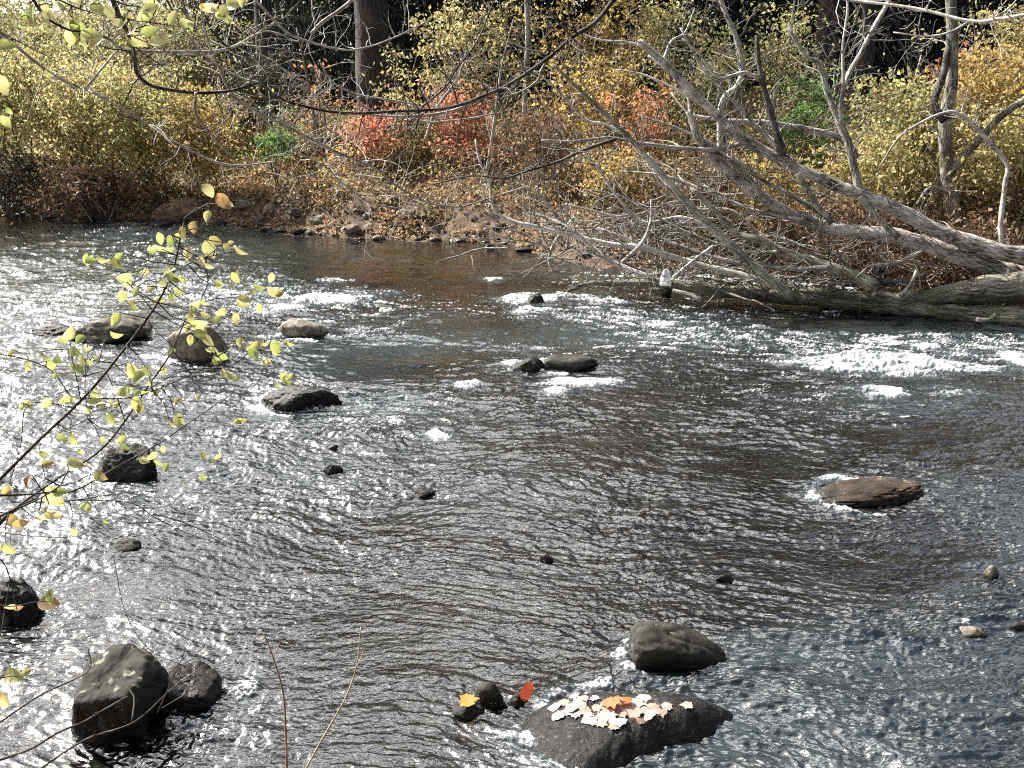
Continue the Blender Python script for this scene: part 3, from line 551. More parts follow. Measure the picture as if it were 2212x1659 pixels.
traced('water_log', 'long dark mossy log lying on the water along the bank', 'log',
       [(2270, 700), (2212, 690), (2100, 682), (2001, 670), (1848, 655), (1694, 640), (1540, 628), (1453, 614), (1366, 610), (1259, 616), (1208, 641)], 11.5, 13.3, 58, 5, 'log_bark', 20, .3,
       [([(1515, 648), (1480, 634), (1453, 627)], 12.1, 12.3, 11, 8, DB, 0),
        ([(2110, 690), (2135, 690), (2150, 678)], 11.3, 11.3, 10, 6, DB, 0)], 8, .25, FG, tt0=.3, per=12)
traced('mossy_log', 'thick mossy log resting on top of the water log at the right edge', 'log',
       [(2270, 612), (2212, 615), (2130, 625), (2052, 638), (1976, 645), (1900, 645), (1848, 640), (1725, 624)], 11.7, 12.3, 74, 12, 'log_bark', 20, .3,
       [([(1945, 640), (1965, 618), (1980, 585)], 11.9, 12.0, 13, 7, DB, 2)], 8, .3, FG, per=12)
traced('dead_log', 'mossy horizontal branch hanging behind the uppermost fallen trunk', 'log',
       [(1574, 263), (1661, 267), (1757, 283), (1820, 300), (1850, 340)], 13.4, 13.6, 14, 16, DB, 10, .2, (), 10, .5, FG)
traced('standing_dead_tree', 'forked grey dead tree standing upright near the right edge', 'tree',
       [(2072, 520), (2062, 480), (2054, 433), (2044, 333), (2043, 250), (2056, 180), (2058, 80), (2050, -40)], 14.4, 14.6, 38, 20, PB, 14, .16,
       [([(2042, 260), (2018, 225), (2037, 160), (2050, 90), (2062, -20)], 14.3, 14.7, 22, 10, DK, 6),
        ([(2057, 370), (2085, 335), (2124, 292), (2170, 245), (2250, 190)], 14.4, 14.0, 20, 14, PB, 6),
        ([(2055, 420), (2010, 405), (1980, 440)], 14.3, 14.0, 9, 5, PT, 4)], 16, .7)
traced('bent_sapling', 'thin pale bare sapling bent over left at the right edge', 'sapling',
       [(2175, 540), (2161, 500), (2171, 400), (2174, 353), (2124, 293), (2084, 253), (2041, 243), (1950, 290), (1900, 360)], 12.6, 13.4, 13, 4, PT, 8, .08, (), 12, .6, tt0=.4)
traced('bare_sapling', 'pale bare sapling rising behind the tip of the uppermost fallen trunk', 'sapling',
       [(1557, 400), (1557, 233), (1591, 187), (1604, 150), (1591, 83), (1564, 20), (1540, -60)], 15.2, 15.5, 14, 10, PT, 8, .1, (), 26, .8, 'bare saplings on the bank')
traced('bare_sapling', 'slim pale dead pole standing above the yellow bush at top centre', 'sapling',
       [(1130, 330), (1135, 180), (1140, 90), (1138, -60)], 19.5, 20, 10, 12, 'pole_bark', 8, .08, (), 10, .8, 'bare saplings on the bank')
for i, (x0, y0, x1, y1, lab) in enumerate([
    (1050, 380, 1110, 40, 'thin bare stem left of the slim pale pole'), (1200, 420, 1290, 60, 'thin bare stem leaning right behind the leaning pole'),
    (1330, 480, 1310, 150, 'thin bare stem upright at the left of the tangle'), (1480, 380, 1530, -20, 'thin bare stem above the tip of the second trunk'),
    (1660, 330, 1720, -30, 'thin bare stem between the two dark rising branches'), (1760, 330, 1860, 10, 'thin bare stem leaning right at the dark gap'),
    (1930, 420, 1990, 120, 'thin bare stem left of the forked dead tree'), (2130, 420, 2100, 30, 'thin bare stem right of the forked dead tree'),
    (920, 300, 1010, 100, 'thin bare stem leaning right among the red shrubs'), (700, 330, 640, 60, 'thin bare stem against the dark wood left of the big trunk')]):
    traced('bare_sapling', lab, 'stem', [(x0, y0), ((x0 * 2 + x1) / 3 + rnd.uniform(-12, 12), (y0 * 2 + y1) / 3), ((x0 + x1 * 2) / 3 + rnd.uniform(-12, 12), (y0 + y1 * 2) / 3), (x1, y1)],
           16.5 + rnd.uniform(0, 3), 17 + rnd.uniform(0, 3), 8, 3, 'brown_twig' if i % 2 else PT, 6, .08, (), 22, 1.0, 'bare stems on the far bank', lvl=1)
# white scrap caught on the dead limbs
def scrap():
    c = P(1438, 600, 12.0); nu, nv = 9, 12; U, V = np.meshgrid(np.linspace(-1, 1, nu), np.linspace(-1, 1, nv))
    w = (1 - .45 * V) * (1 - .25 * V ** 2); x = U * .065 * w * .95; z = V * .105; y = .05 * noise(U * 1.7, V * 1.9, 3) + .02 * noise(U * 4, V * 4, 5)
    i = np.arange(nv - 1)[:, None] * nu + np.arange(nu - 1)[None]; q = np.stack([i, i + 1, i + nu + 1, i + nu], -1).reshape(-1, 4)
    mb = MB(); a = np.stack([x, y, z], -1).reshape(-1, 3); mb.add(a, q); mb.add(a + np.array([.004, .004, 0]), q[:, ::-1])
    o = mb.build('white_scrap', M['plastic'], smooth=False); o.location = Vector(c)
    tag(o, 'crumpled white scrap caught on the dead branches just above the water', 'scrap')
scrap()

# ------------------------------------------------------------------ leaves
def leaf_cards(mb, c, size, up=.25, width=.55, nrm=None, jit=.35):
    """many small folded leaves: five vertices each"""
    n = len(c); s = size * rng.uniform(1 - jit, 1 + jit, n)[:, None]
    d = rng.normal(size=(n, 3)); d[:, 2] -= up; d /= np.linalg.norm(d, axis=1)[:, None]
    e = rng.normal(size=(n, 3)); e -= d * (e * d).sum(1)[:, None]; e /= np.linalg.norm(e, axis=1)[:, None]
    f = np.cross(d, e); w = s * width * .5
    v = np.stack([c, c + d * s * .4 + e * w + f * w * .35, c + d * s, c + d * s * .4 - e * w + f * w * .35], 1)
    i = np.arange(n)[:, None] * 4
    mb.add(v.reshape(-1, 3), None, np.concatenate([i + np.array([0, 1, 2]), i + np.array([0, 2, 3])]))
def shrub(cx, top, bot, w, Y, m, nleaf, label, size=.06, stems=7, sm='brown_twig', group='autumn shrubs on the far bank', clump=.16, nclump=None, name='shrub', flat=.0, cat='shrub', lo=.12):
    b0 = P(cx, bot, Y); x = b0[0]; z0 = float(ground(x, Y)); z1 = P(cx, top, Y)[2]; H = z1 - z0; Wd = w * mpp(Y)
    rt = root(name, label, cat, (x, Y, z0), group); st = MB(); tips = []
    for _ in range(stems):
        a = rng.uniform(0, 6.28); rr_ = rng.uniform(.15, .5) * Wd; ex = np.array([x + math.cos(a) * rr_, Y + math.sin(a) * rr_ * .7, z0 + H * rng.uniform(.65, .98)])
        s = np.array([x + rng.normal() * Wd * .1, Y + rng.normal() * .12, z0 - .05]); mid = (s + ex) / 2 + rng.normal(size=3) * .1 * H * .5 + np.array([0, 0, .06 * H])
        sp = smooth_path([s, mid, ex], 6); st.tube(sp, np.linspace(.012, .004, len(sp)) * (1 + H * .15), 5, cap=False)
        for _ in range(9):
            k = rng.integers(len(sp) // 4, len(sp) - 1); dd = rng.normal(size=3); dd[2] = abs(dd[2]) * .6 + .2
            twig(st, sp[k], dd, rng.uniform(.15, .38) * max(Wd, .8) * .7, .005, 1, .02, 2, 3)
            tips.append(sp[k] + dd / np.linalg.norm(dd) * rng.uniform(.1, .34) * max(Wd, .8) * .7)
        tips.extend(sp[len(sp) // 2:])
    tips = np.array(tips); nc = nclump or max(12, int(nleaf / 45))
    cl = tips[rng.integers(0, len(tips), nc)] + rng.normal(size=(nc, 3)) * np.array([.12 * Wd, .1 * Wd, .06 * H])
    ext = np.stack([x + rng.normal(size=nc // 2) * Wd * .27, Y + rng.normal(size=nc // 2) * Wd * .2, z0 + H * rng.uniform(lo, 1, nc // 2)], -1)
    cl = np.vstack([cl, ext]); sz = rng.uniform(.5, 1.5, len(cl)) * clump
    k = rng.integers(0, len(cl), nleaf); c = cl[k] + rng.normal(size=(nleaf, 3)) * sz[k][:, None] * np.array([1, 1, .7])
    c = c[c[:, 2] > ground(c[:, 0], c[:, 1]) + .03]
    lf = MB(); leaf_cards(lf, c, size); lf.build('foliage', M[m], rt, smooth=False); st.build('stems', M[sm], rt)
    return rt
SH = [
 (-60, -90, 250, 420, 27.5, 'olive', 5200, 'far olive bush at the very top left corner'),
 (60, -260, 200, 620, 33, 'olive', 7000, 'broad far olive thicket high at the top left behind the other bushes'),
 (-160, -160, 260, 300, 29, 'dark', 3600, 'far dark thicket just outside the top left corner'),
 (240, -110, 240, 420, 28.0, 'dark', 5200, 'far dark green bush along the top edge above the yellow bushes'),
 (40, 95, 462, 280, 21.6, 'yolive', 6200, 'tall olive-yellow bush at the far left edge of the bank'),
 (200, 130, 458, 240, 20.9, 'yellow', 5200, 'bright yellow bush second from the left edge at the waterline'),
 (340, 150, 452, 230, 20.3, 'yolive', 5200, 'broad yellow bush left of the sloping bank slab'),
 (120, -30, 300, 330, 24.5, 'olive', 6500, 'dull olive bush behind the tall bush at the far left top'),
 (330, -10, 280, 300, 24.2, 'yolive', 5200, 'dull yellow bush behind, under the dark hanging branch'),
 (450, 190, 445, 170, 19.9, 'gold', 2600, 'sparse golden bush just right of the broad yellow bush'),
 (20, 330, 470, 230, 20.4, 'dark', 2600, 'low dark bush overhanging the water in the far left corner'),
 (230, 350, 470, 260, 20.0, 'brown', 2400, 'low brown brush at the foot of the yellow bushes'),
 (440, 20, 230, 160, 24.0, 'olive', 2200, 'thin olive shrub between the dull yellow bush and the dark wood'),
 (600, 235, 350, 110, 18.9, 'green', 500, 'green leafy sapling beside the dark hollow'),
 (690, 130, 260, 90, 20.2, 'orange', 130, 'small sprig of orange leaves against the dark wood'),
 (810, 235, 385, 150, 19.2, 'red', 900, 'red-orange shrub left of the pair of red shrubs'),
 (1000, 190, 350, 170, 19.3, 'red', 1300, 'larger salmon-red shrub right of the pair of red shrubs'),
 (870, 60, 260, 120, 21.0, 'yellow', 420, 'thin yellow shrub in front of the big trunk'),
 (910, 230, 330, 110, 19.6, 'olive', 600, 'small pale green shrub between the two red shrubs'),
 (1030, -10, 190, 290, 21.5, 'yellow', 4200, 'bright yellow bush at top centre under the slim pale pole'),
 (1270, -20, 170, 260, 20.6, 'gold', 3400, 'golden bush at the top right of the bright yellow bush'),
 (1420, -30, 140, 220, 20.8, 'yolive', 2400, 'olive-gold bush at the top above the fallen tree tip'),
 (1290, 130, 330, 230, 18.4, 'gold', 2600, 'golden shrub behind the leaning pole'),
 (1400, 190, 330, 140, 17.2, 'orange', 1000, 'orange shrub left of the second trunk tip'),
 (1180, 240, 440, 180, 17.6, 'brown', 1500, 'brown twiggy shrub above the waterline at centre right'),
 (1560, 60, 280, 220, 18.4, 'olive', 2600, 'olive shrub behind the upper fallen trunk'),
 (1730, 170, 300, 180, 17.2, 'green', 1000, 'light green shrub between the two dark rising branches'),
 (1700, 40, 200, 190, 20.5, 'yolive', 1900, 'olive-yellow shrub high left of the dark gap'),
 (1950, 180, 420, 240, 15.8, 'yolive', 4200, 'yellow-green bush left of the forked dead tree'),
 (1900, 280, 500, 210, 14.8, 'yellow', 2600, 'yellow bush low behind the uppermost fallen trunk'),
 (2130, 110, 400, 220, 16.2, 'gold', 3600, 'golden bush behind the forked dead tree'),
 (2200, 240, 520, 200, 14.4, 'yellow', 3400, 'yellow bush at the right edge above the fallen trunks'),
 (2170, 20, 200, 230, 19.0, 'yellow', 3200, 'yellow bush at the top right corner'),
 (2060, 130, 260, 150, 17.2, 'orange', 900, 'orange shrub behind the fork of the dead tree'),
 (1480, 330, 520, 220, 15.6, 'brown', 1800, 'brown shrub behind the leaning pole above the tangle'),
 (1350, 330, 500, 190, 16.4, 'gold', 1100, 'dry gold shrub left of the leaning pole above the tangle'),
 (1660, 330, 520, 210, 15.2, 'gold', 1400, 'dry gold shrub behind the second trunk at its middle'),
 (1800, 420, 560, 200, 14.0, 'brown', 1600, 'low brown shrub behind the fallen limb'),
 (2060, 480, 600, 260, 13.4, 'brown', 1800, 'low brown brush at the foot of the forked dead tree'),
 (660, 300, 420, 170, 20.2, 'brown', 800, 'brown brush above the stony bank left of the red shrubs'),
 (880, 310, 430, 200, 19.6, 'gold', 900, 'brown brush below the red shrubs'),
 (1060, 310, 440, 170, 19.0, 'orange', 700, 'dry orange brush right of the salmon-red shrub'),
 (770, 300, 420, 120, 20.2, 'dark', 800, 'dark bush in the hollow behind the stony bank'),
 (560, 100, 330, 150, 23.0, 'dark', 1800, 'dark bush in the shadow right of the yellow bushes'),
]
for cx, top, bot, w, Y, m_, nl, lab in SH:
    nl = int(nl * 1.05); Y += 1.1 if 470 < cx < 1150 and Y < 21 else 0
    big = m_ in ('green', 'red')
    shrub(cx, top, bot, w, Y, m_, nl, lab, size=.10 if big else .088, stems=10 if nl > 3000 else 6, clump=.2 if m_ == 'red' else .13 if nl < 1500 else .17,
          sm='pale_twig' if m_ == 'brown' else 'brown_twig', name='shrub')

# ------------------------------------------------------------------ the dark wood behind
def conifer(name, label, x, y, H, Rr, first=None):
    z0 = float(ground(x, y))
    if first is None:
        rt = root(name, label, 'conifer', (0, 0, 0), 'dark conifers behind the bank')
        t = MB(); t.tube(np.array([[0, 0, -.3], [.05, 0, H * .5], [0, .03, H]]), [.16, .1, .02], 9, .1); t.build('trunk', M['trunk_bark'], rt)
        C = []; D = []; tw = MB()
        for hz in np.arange(.3, H, .28):
            for k in range(9):
                a = rng.uniform(0, 6.28); L = Rr * (1 - hz / H) ** .8 * rng.uniform(.7, 1.1) + .15
                d = np.array([math.cos(a), math.sin(a), -.18]); p0 = np.array([0, 0, hz]); tw.tube([p0, p0 + d * L * .5, p0 + d * L + np.array([0, 0, -.12 * L])], [.012, .008, .003], 3, cap=False)
                m_ = int(26 * L); t_ = rng.uniform(.1, 1, m_) ** .7
                s_ = rng.normal(size=(m_, 3)) * np.array([.11, .11, .05]) * (1 + L * .25)
                C.append(p0 + d[None] * L * t_[:, None] + np.stack([0 * t_, 0 * t_, -.12 * L * t_ ** 2], -1) + s_)
        C = np.vstack(C); lf = MB(); leaf_cards(lf, C, .15, up=.5, width=.4); lf.build('crown', M['needle'], rt, smooth=False); tw.build('branches', M['dark_bark'], rt)
    else:
        rt = first.copy(); link(rt); rt['label'] = label
        for ch in list(first.children): c = ch.copy(); link(c); c.parent = rt
    rt.location = (x, y, z0); return rt
CON = [(-9.5, 31), (-7.2, 33), (-5.6, 28.5), (-4.0, 27), (-2.6, 30), (-1.4, 27.3), (.2, 29), (1.8, 31), (3.2, 28.5), (4.8, 30), (6.4, 27), (7.8, 28), (9.2, 26.5), (10.8, 28), (12.4, 27), (14, 29),
       (-6.5, 36), (-3, 37), (0, 36), (3, 37), (6, 35), (9, 36), (12, 35), (16, 34), (-9.5, 38), (18, 31)]
CON.sort(key=lambda c: c[0] / c[1])
ORD = ['first', 'second', 'third', 'fourth', 'fifth', 'sixth', 'seventh', 'eighth', 'ninth', 'tenth', 'eleventh', 'twelfth', 'thirteenth', 'fourteenth', 'fifteenth', 'sixteenth', 'seventeenth', 'eighteenth', 'nineteenth', 'twentieth', 'twenty-first', 'twenty-second', 'twenty-third', 'twenty-fourth', 'twenty-fifth', 'twenty-sixth', 'twenty-seventh', 'twenty-eighth']
c0 = None
for i, (x, y) in enumerate(CON):
    c = conifer('conifer', 'dark conifer in the shaded wood, %s from the left' % ORD[i], x, y, 12.5, 2.6, c0)
    if c0 is None: c0 = c
    c.rotation_euler = (0, 0, rnd.uniform(0, 6.28)); s = rnd.uniform(.82, 1.15); c.scale = (s * 1.05, s * 1.05, s * 1.65); c.location.y += 3.0
def forest_tree(px, Y, wpx, lab, crown='gold', H=11, lean=0):
    b0 = P(px, 300, Y); x = b0[0]; z0 = float(ground(x, Y)); r0 = wpx * mpp(Y) / 2
    rt = root('forest_tree', lab, 'tree', (x, Y, z0), 'tall trees behind the bank')
    sp = smooth_path([(x, Y, z0 - .3), (x + lean * .3, Y, z0 + H * .4), (x + lean * .7, Y + .1, z0 + H * .75), (x + lean, Y, z0 + H)], 14)
    rad = np.linspace(r0 * 1.08, r0 * .3, len(sp)); t = MB(); t.tube(sp, rad, 28, .1, seed=int(px)); t.build('trunk', M['trunk_bark'], rt)
    br = MB(); tips = []
    for _ in range(14):
        k = int(rng.uniform(.55, .98) * (len(sp) - 1)); a = rng.uniform(0, 6.28); d = np.array([math.cos(a), math.sin(a), .6]); L = rng.uniform(1.2, 2.6)
        e = sp[k] + d * L; q = smooth_path([sp[k], sp[k] + d * L * .5 + rng.normal(size=3) * .15, e], 4); br.tube(q, np.linspace(r0 * .22, .01, len(q)), 5, cap=False); tips += list(q[3:])
    br.build('limbs', M['trunk_bark'], rt)
    tips = np.array(tips); nl = 1100; k = rng.integers(0, len(tips), nl); c = tips[k] + rng.normal(size=(nl, 3)) * .42
    lf = MB(); leaf_cards(lf, c, .09); lf.build('crown', M[crown], rt, smooth=False)
forest_tree(812, 24.0, 74, 'thick brown furrowed trunk rising at the top left of centre')
forest_tree(588, 27.0, 40, 'dim trunk in the dark wood left of the thick furrowed trunk', 'olive')
forest_tree(1765, 24.5, 46, 'dark trunk in the shaded gap at the top right', 'gold')
forest_tree(1850, 26.0, 34, 'slimmer dark trunk right of the one in the shaded gap', 'olive')

nb = MB()  # unseen trees added behind the viewer to cut the sky fill
C = []
for k in range(26):
    x, y = rng.uniform(-16, 16), rng.uniform(-9, -3.0); Hh = rng.uniform(8, 12)
    nb.tube([(x, y, .5), (x + .2, y, Hh * .6), (x, y + .2, Hh)], [.15, .1, .03], 6)
    t_ = rng.uniform(.12, 1, 2600); a = rng.uniform(0, 6.28, 2600); rr_ = 2.4 * (1 - t_) ** .6 * rng.uniform(.2, 1, 2600)
    C.append(np.stack([x + np.cos(a) * rr_, y + np.sin(a) * rr_, 1 + t_ * Hh], -1))
leaf_cards(nb, np.vstack(C), .3); tag(nb.build('fill_block_wood', M['dark'], smooth=False), 'unseen wood added behind the viewer to block sky fill', 'wood', kind='stuff')

# ------------------------------------------------------------------ bank litter and undergrowth
def scatter(n, d0, d1, x0=-13, x1=13):
    x = rng.uniform(x0, x1, n * 2); d = d0 + (d1 - d0) * rng.uniform(0, 1, n * 2) ** 1.1; y = wline(x) + d
    keep = np.abs(x) < y * .62; x = x[keep][:n]; y = y[keep][:n]; return np.stack([x, y, ground(x, y)], -1)
c = scatter(90000, .1, 6.5); c = c[noise(c[:, 0] * 1.6, c[:, 1] * 1.6, 77) + rng.normal(size=len(c)) * .18 > -.12]; c[:, 2] += rng.uniform(0, .09, len(c))
mb = MB(); leaf_cards(mb, c, .07, up=0, width=.7); tag(mb.build('leaf_litter', M['litter'], smooth=False), 'brown fallen leaves carpeting the far bank', 'leaf litter', kind='stuff')
c = scatter(9000, 1.9, 9); mb = MB()
for p in c[:7000]:
    L = rng.uniform(.15, .75); d = rng.normal(size=3) * .45; d[2] = 1; e = p + d * L * .6; mb.tube([p, (p + e) / 2 + rng.normal(size=3) * .04, e + rng.normal(size=3) * .06], [.006, .005, .002], 3, cap=False)
tag(mb.build('undergrowth_stems', M['brown_twig']), 'thin tangled dry stems growing all over the far bank', 'undergrowth', kind='stuff')
c2 = scatter(26000, .6, 9); patch = noise(c2[:, 0] * .9, c2[:, 1] * .9, 71); c2[:, 2] += rng.uniform(.05, .75, len(c2)) * (.5 + .5 * np.clip(patch + .4, 0, 1))
mb = MB(); leaf_cards(mb, c2[patch > -.1], .07); tag(mb.build('undergrowth_leaves', M['gold'], smooth=False), 'low golden weeds between the shrubs of the far bank', 'undergrowth', kind='stuff')
mb = MB(); leaf_cards(mb, c2[patch <= -.1], .07); tag(mb.build('undergrowth_leaves', M['olive'], smooth=False), 'low green weeds between the shrubs of the far bank', 'undergrowth', kind='stuff')

# tangle of dead twigs over and behind the logs
def brush(label, cx, cy, Y, n, spread, L):
    c = P(cx, cy, Y); rt = root('brush_pile', label, 'brush pile', c, 'heaps of dead twigs')
    mb = MB()
    for _ in range(int(n * .5)):
        p = c + rng.normal(size=3) * np.array([spread, .35, spread * .28]); p[2] = max(p[2], .05)
        d = np.array([-1, .1, .25]) * rng.choice([1, -1, 1]) + rng.normal(size=3) * .6; twig(mb, p, d, L * rng.uniform(.5, 1.3), rng.uniform(.009, .018), 1, -.01, 2, 4)
    mb.build('twigs', M['grey_twig' if n % 2 else 'brown_twig'], rt)
for a in [('pale twig heap left end of the tangle above the dark log tail', 1260, 520, 13.6, 81, .5, .9), ('twig heap around the foot of the leaning pole', 1560, 560, 13.0, 91, .7, .9),
          ('brown twig heap under the second trunk', 1750, 555, 13.0, 90, .7, .9), ('brown twig heap behind the mossy log', 1960, 590, 12.8, 70, .6, .8),
          ('pale twig heap in the middle of the tangle', 1420, 500, 13.8, 101, .7, 1.0), ('pale twig heap high behind the second trunk', 1620, 400, 14.4, 61, .8, .9)]: brush(*a)

# ------------------------------------------------------------------ bank stones
def bank_stone(px, py, w, h, m, label, seed, group=None, name='bank_stone', depth=.7):
    # drop onto the bank along the view ray
    d = ray(px, py); lo = 6.0; t = np.linspace(8, 34, 900); pts = np.array([0, 0, CAMZ]) + d[None] * t[:, None]
    hit = np.argmax(pts[:, 2] <= np.maximum(ground(pts[:, 0], pts[:, 1]), 0)); c = pts[hit]
    s = mpp(c[1]); p, f = rock_shape(w * s / 2, w * s / 2 * depth, h * s * .5, seed, 3 if w < 40 else 4, 9, rough=.1, k=24)
    mb = MB(); mb.add(p, None, f); o = mb.build(name, M[m]); o.location = (c[0], c[1] + .02, c[2] + h * s * .05); o.rotation_euler = (0, 0, rnd.uniform(-.5, .5))
    return tag(o, label, 'stone', group)
bank_stone(388, 462, 120, 62, 'rock_tan', 'big tan sloping slab on the waterline below the yellow bushes', 301).rotation_euler = (0, R(-14), .1)
bank_stone(350, 490, 60, 26, 'rock_dark', 'dark stone under the low end of the tan slab', 302)
for i, (px, py, w, h, m_, lab) in enumerate([
    (530, 445, 52, 30, 'rock_pale', 'pale rounded stone on the bank right of the tan slab'), (588, 455, 40, 30, 'rock_pale', 'pale squarish stone second right of the tan slab'), (640, 462, 44, 26, 'rock_grey', 'grey stone under the brown brush on the bank'),
    (610, 500, 52, 22, 'rock_grey', 'grey flat stone at the waterline left of the brown water'), (760, 498, 40, 26, 'rock_pale', 'white topped stone at the waterline'), (735, 425, 40, 28, 'rock_pale', 'pale upright stone above the waterline under the hanging branches'),
    (850, 440, 44, 30, 'rock_grey', 'grey rounded stone halfway up the bank centre'), (880, 465, 54, 26, 'rock_pale', 'long pale stone low on the bank at centre'), (990, 522, 46, 16, 'rock_grey', 'low bluish stone at the waterline at centre'),
    (930, 518, 26, 10, 'rock_pale', 'small pale stone at the waterline left of the bluish one'), (1310, 420, 120, 110, 'rock_grey', 'large grey boulder half hidden behind the tangle'), (1950, 492, 70, 56, 'rock_pale', 'pink-grey boulder behind the uppermost fallen trunk'),
    (1820, 470, 40, 40, 'rock_pale', 'pale stone between the two fallen trunks'), (690, 478, 40, 24, 'rock_pale', 'tan stone above the waterline among leaf litter'), (800, 470, 36, 22, 'rock_grey', 'small grey stone above the waterline among leaf litter'),
    (560, 478, 36, 20, 'rock_grey', 'dark grey stone behind the sapling tip on the waterline'), (1140, 540, 70, 16, 'rock_dark', 'dark flat stone at the waterline under the pale limb'), (220, 472, 70, 22, 'rock_dark', 'dark long stone under the left bushes'), (190, 468, 20, 16, 'rock_pale', 'small white stone at the left waterline')]):
    bank_stone(px, py, w, h, m_, lab, 310 + i, 'stones of the far bank')
for i in range(70):
    px = rnd.uniform(470, 1180); base = np.interp(px, [470, 760, 950, 1180], [490, 516, 520, 550]); py = base - abs(rnd.gauss(0, 32)) + 3
    w = rnd.uniform(12, 30); bank_stone(px, py, w, w * rnd.uniform(.5, .75), rnd.choice(['rock_pale', 'rock_grey', 'rock_brown', 'rock_tan']), 'small loose stone among the leaf litter of the stony far bank', 400 + i, 'small loose stones of the far bank')
for i in range(26):
    px = rnd.choice([rnd.uniform(0, 480), rnd.uniform(1180, 1700)]); py = np.interp(px, [0, 480, 1180, 1700], [466, 486, 545, 585])
    w = rnd.uniform(14, 40); bank_stone(px, py, w, w * .5, 'rock_dark', 'small dark wet stone at the shaded far waterline', 500 + i, 'dark stones of the far waterline')

# ------------------------------------------------------------------ near branches hanging over the river
def hang(name, label, pix, Y0, Y1, w0, w1, m, twigs=0, tL=.3, extra=(), group='bare branches hanging over the river', droop=.02):
    twigs = int(twigs * 2.6)
    return traced(name, label, 'branch', pix, Y0, Y1, w0, w1, m, 7, .06, extra, twigs, tL, group, 'stem', 'dark_bark' if m == 'dark_bark' else 'pale_twig', 5, .12, droop, 2)
hang('hanging_branch', 'thin pale branch sweeping from the left edge down to the green sapling', [(-40, 30), (0, 70), (117, 163), (207, 203), (300, 257), (390, 313), (467, 350), (517, 357), (593, 350)], 5.5, 6.5, 7, 4, PT, 8, .35,
     [([(183, 193), (250, 113), (267, 107)], 5.7, 5.9, 5, 4, PT, 0)])
hang('hanging_branch', 'thick dark branch curving down then right at the upper left', [(225, -40), (243, 0), (257, 40), (280, 77), (290, 120), (297, 160), (333, 187), (417, 200), (493, 197), (560, 178)], 4.6, 5.2, 11, 6, DK, 6, .3,
     [([(423, 200), (423, 247), (450, 283), (493, 333)], 5.0, 5.1, 6, 4, PT, 2)])
hang('hanging_branch', 'long dark branch arching from the top centre right down across to the upper left', [(1352, -30), (1330, -5), (1287, 47), (1237, 80), (1187, 123), (1104, 180), (1054, 203), (970, 233), (860, 240), (737, 244), (633, 223), (587, 200), (550, 157), (467, 77), (443, 33), (420, -30)], 6.4, 5.2, 10, 4, DK, 26, .45,
     [([(1050, 205), (980, 238), (900, 250), (820, 250), (760, 240)], 6.1, 5.9, 7, 4, PT, 4), ([(860, 242), (920, 263), (1000, 258), (1070, 245)], 6.0, 6.2, 5, 3, PT, 3), ([(1187, 123), (1170, 150), (1160, 175), (1120, 200), (1050, 220)], 6.2, 6.2, 6, 3, PT, 4)])
hang('hanging_branch', 'pale branch running from the arch down right over the stony bank', [(493, 203), (567, 247), (633, 280), (737, 333), (804, 360), (854, 400), (924, 437), (987, 447), (1030, 437), (1137, 403)], 5.2, 6.4, 7, 3, PT, 9, .4)
hang('hanging_branch', 'thin pale branch dropping from the top left past the green sapling to the bank', [(430, -20), (443, 67), (467, 133), (500, 200), (567, 253), (633, 323), (700, 357), (737, 393), (797, 437), (860, 450)], 5.0, 6.2, 5, 3, PT, 9, .4)
hang('hanging_branch', 'thin pale looping branch in front of the dark wood', [(540, -20), (553, 0), (617, 67), (667, 90), (737, 107), (790, 103), (854, 80), (930, 43)], 5.8, 6.4, 6, 3, PT, 8, .35,
     [([(673, 72), (700, 45), (737, 20), (770, -10)], 5.9, 6.0, 8, 7, PT, 2)])
hang('hanging_branch', 'pale horizontal branch over the olive bush at the upper left', [(150, 55), (183, 70), (233, 83), (267, 107), (360, 112), (467, 110), (520, 93), (593, 50)], 5.2, 6.0, 8, 5, PT, 8, .3)
hang('hanging_branch', 'thin branch slanting from the top into the thick dark branch end', [(350, -20), (360, 0), (400, 67), (450, 127), (517, 167), (560, 178)], 5.1, 5.2, 5, 4, PT, 4, .3)
hang('hanging_branch', 'thin pale branch parallel below the pale branch over the stony bank', [(560, 232), (610, 262), (660, 300), (700, 318), (760, 352), (812, 385), (850, 415), (900, 436)], 5.4, 6.6, 5, 3, PT, 10, .4)
hang('hanging_branch', 'thin dark branch rising from the arch toward the top above the red shrubs', [(905, 236), (960, 190), (985, 150), (1030, 90), (1060, 20), (1080, -20)], 6.4, 6.8, 5, 3, DK, 10, .4)
hang('hanging_branch', 'thin pale branch curving through the dark wood left of the thick trunk', [(690, 130), (705, 160), (730, 185), (775, 205), (830, 214), (900, 226)], 6.0, 6.3, 4, 4, PT, 6, .3)
hang('hanging_branch', 'dark branch at mid height crossing left of the leaning pole', [(1330, 300), (1254, 327), (1204, 350), (1137, 370), (1087, 385), (1020, 380), (930, 400)], 7.5, 7.0, 8, 3, DK, 8, .4)
hang('hanging_branch', 'pale branch along the top right corner', [(1800, -10), (1834, 0), (1974, 17), (2094, 45), (2150, 42), (2240, 28)], 7.5, 6.5, 5, 8, PT, 5, .5,
     [([(2094, 47), (2050, 70), (2000, 78), (1930, 70)], 6.9, 7.2, 6, 3, PT, 3)])

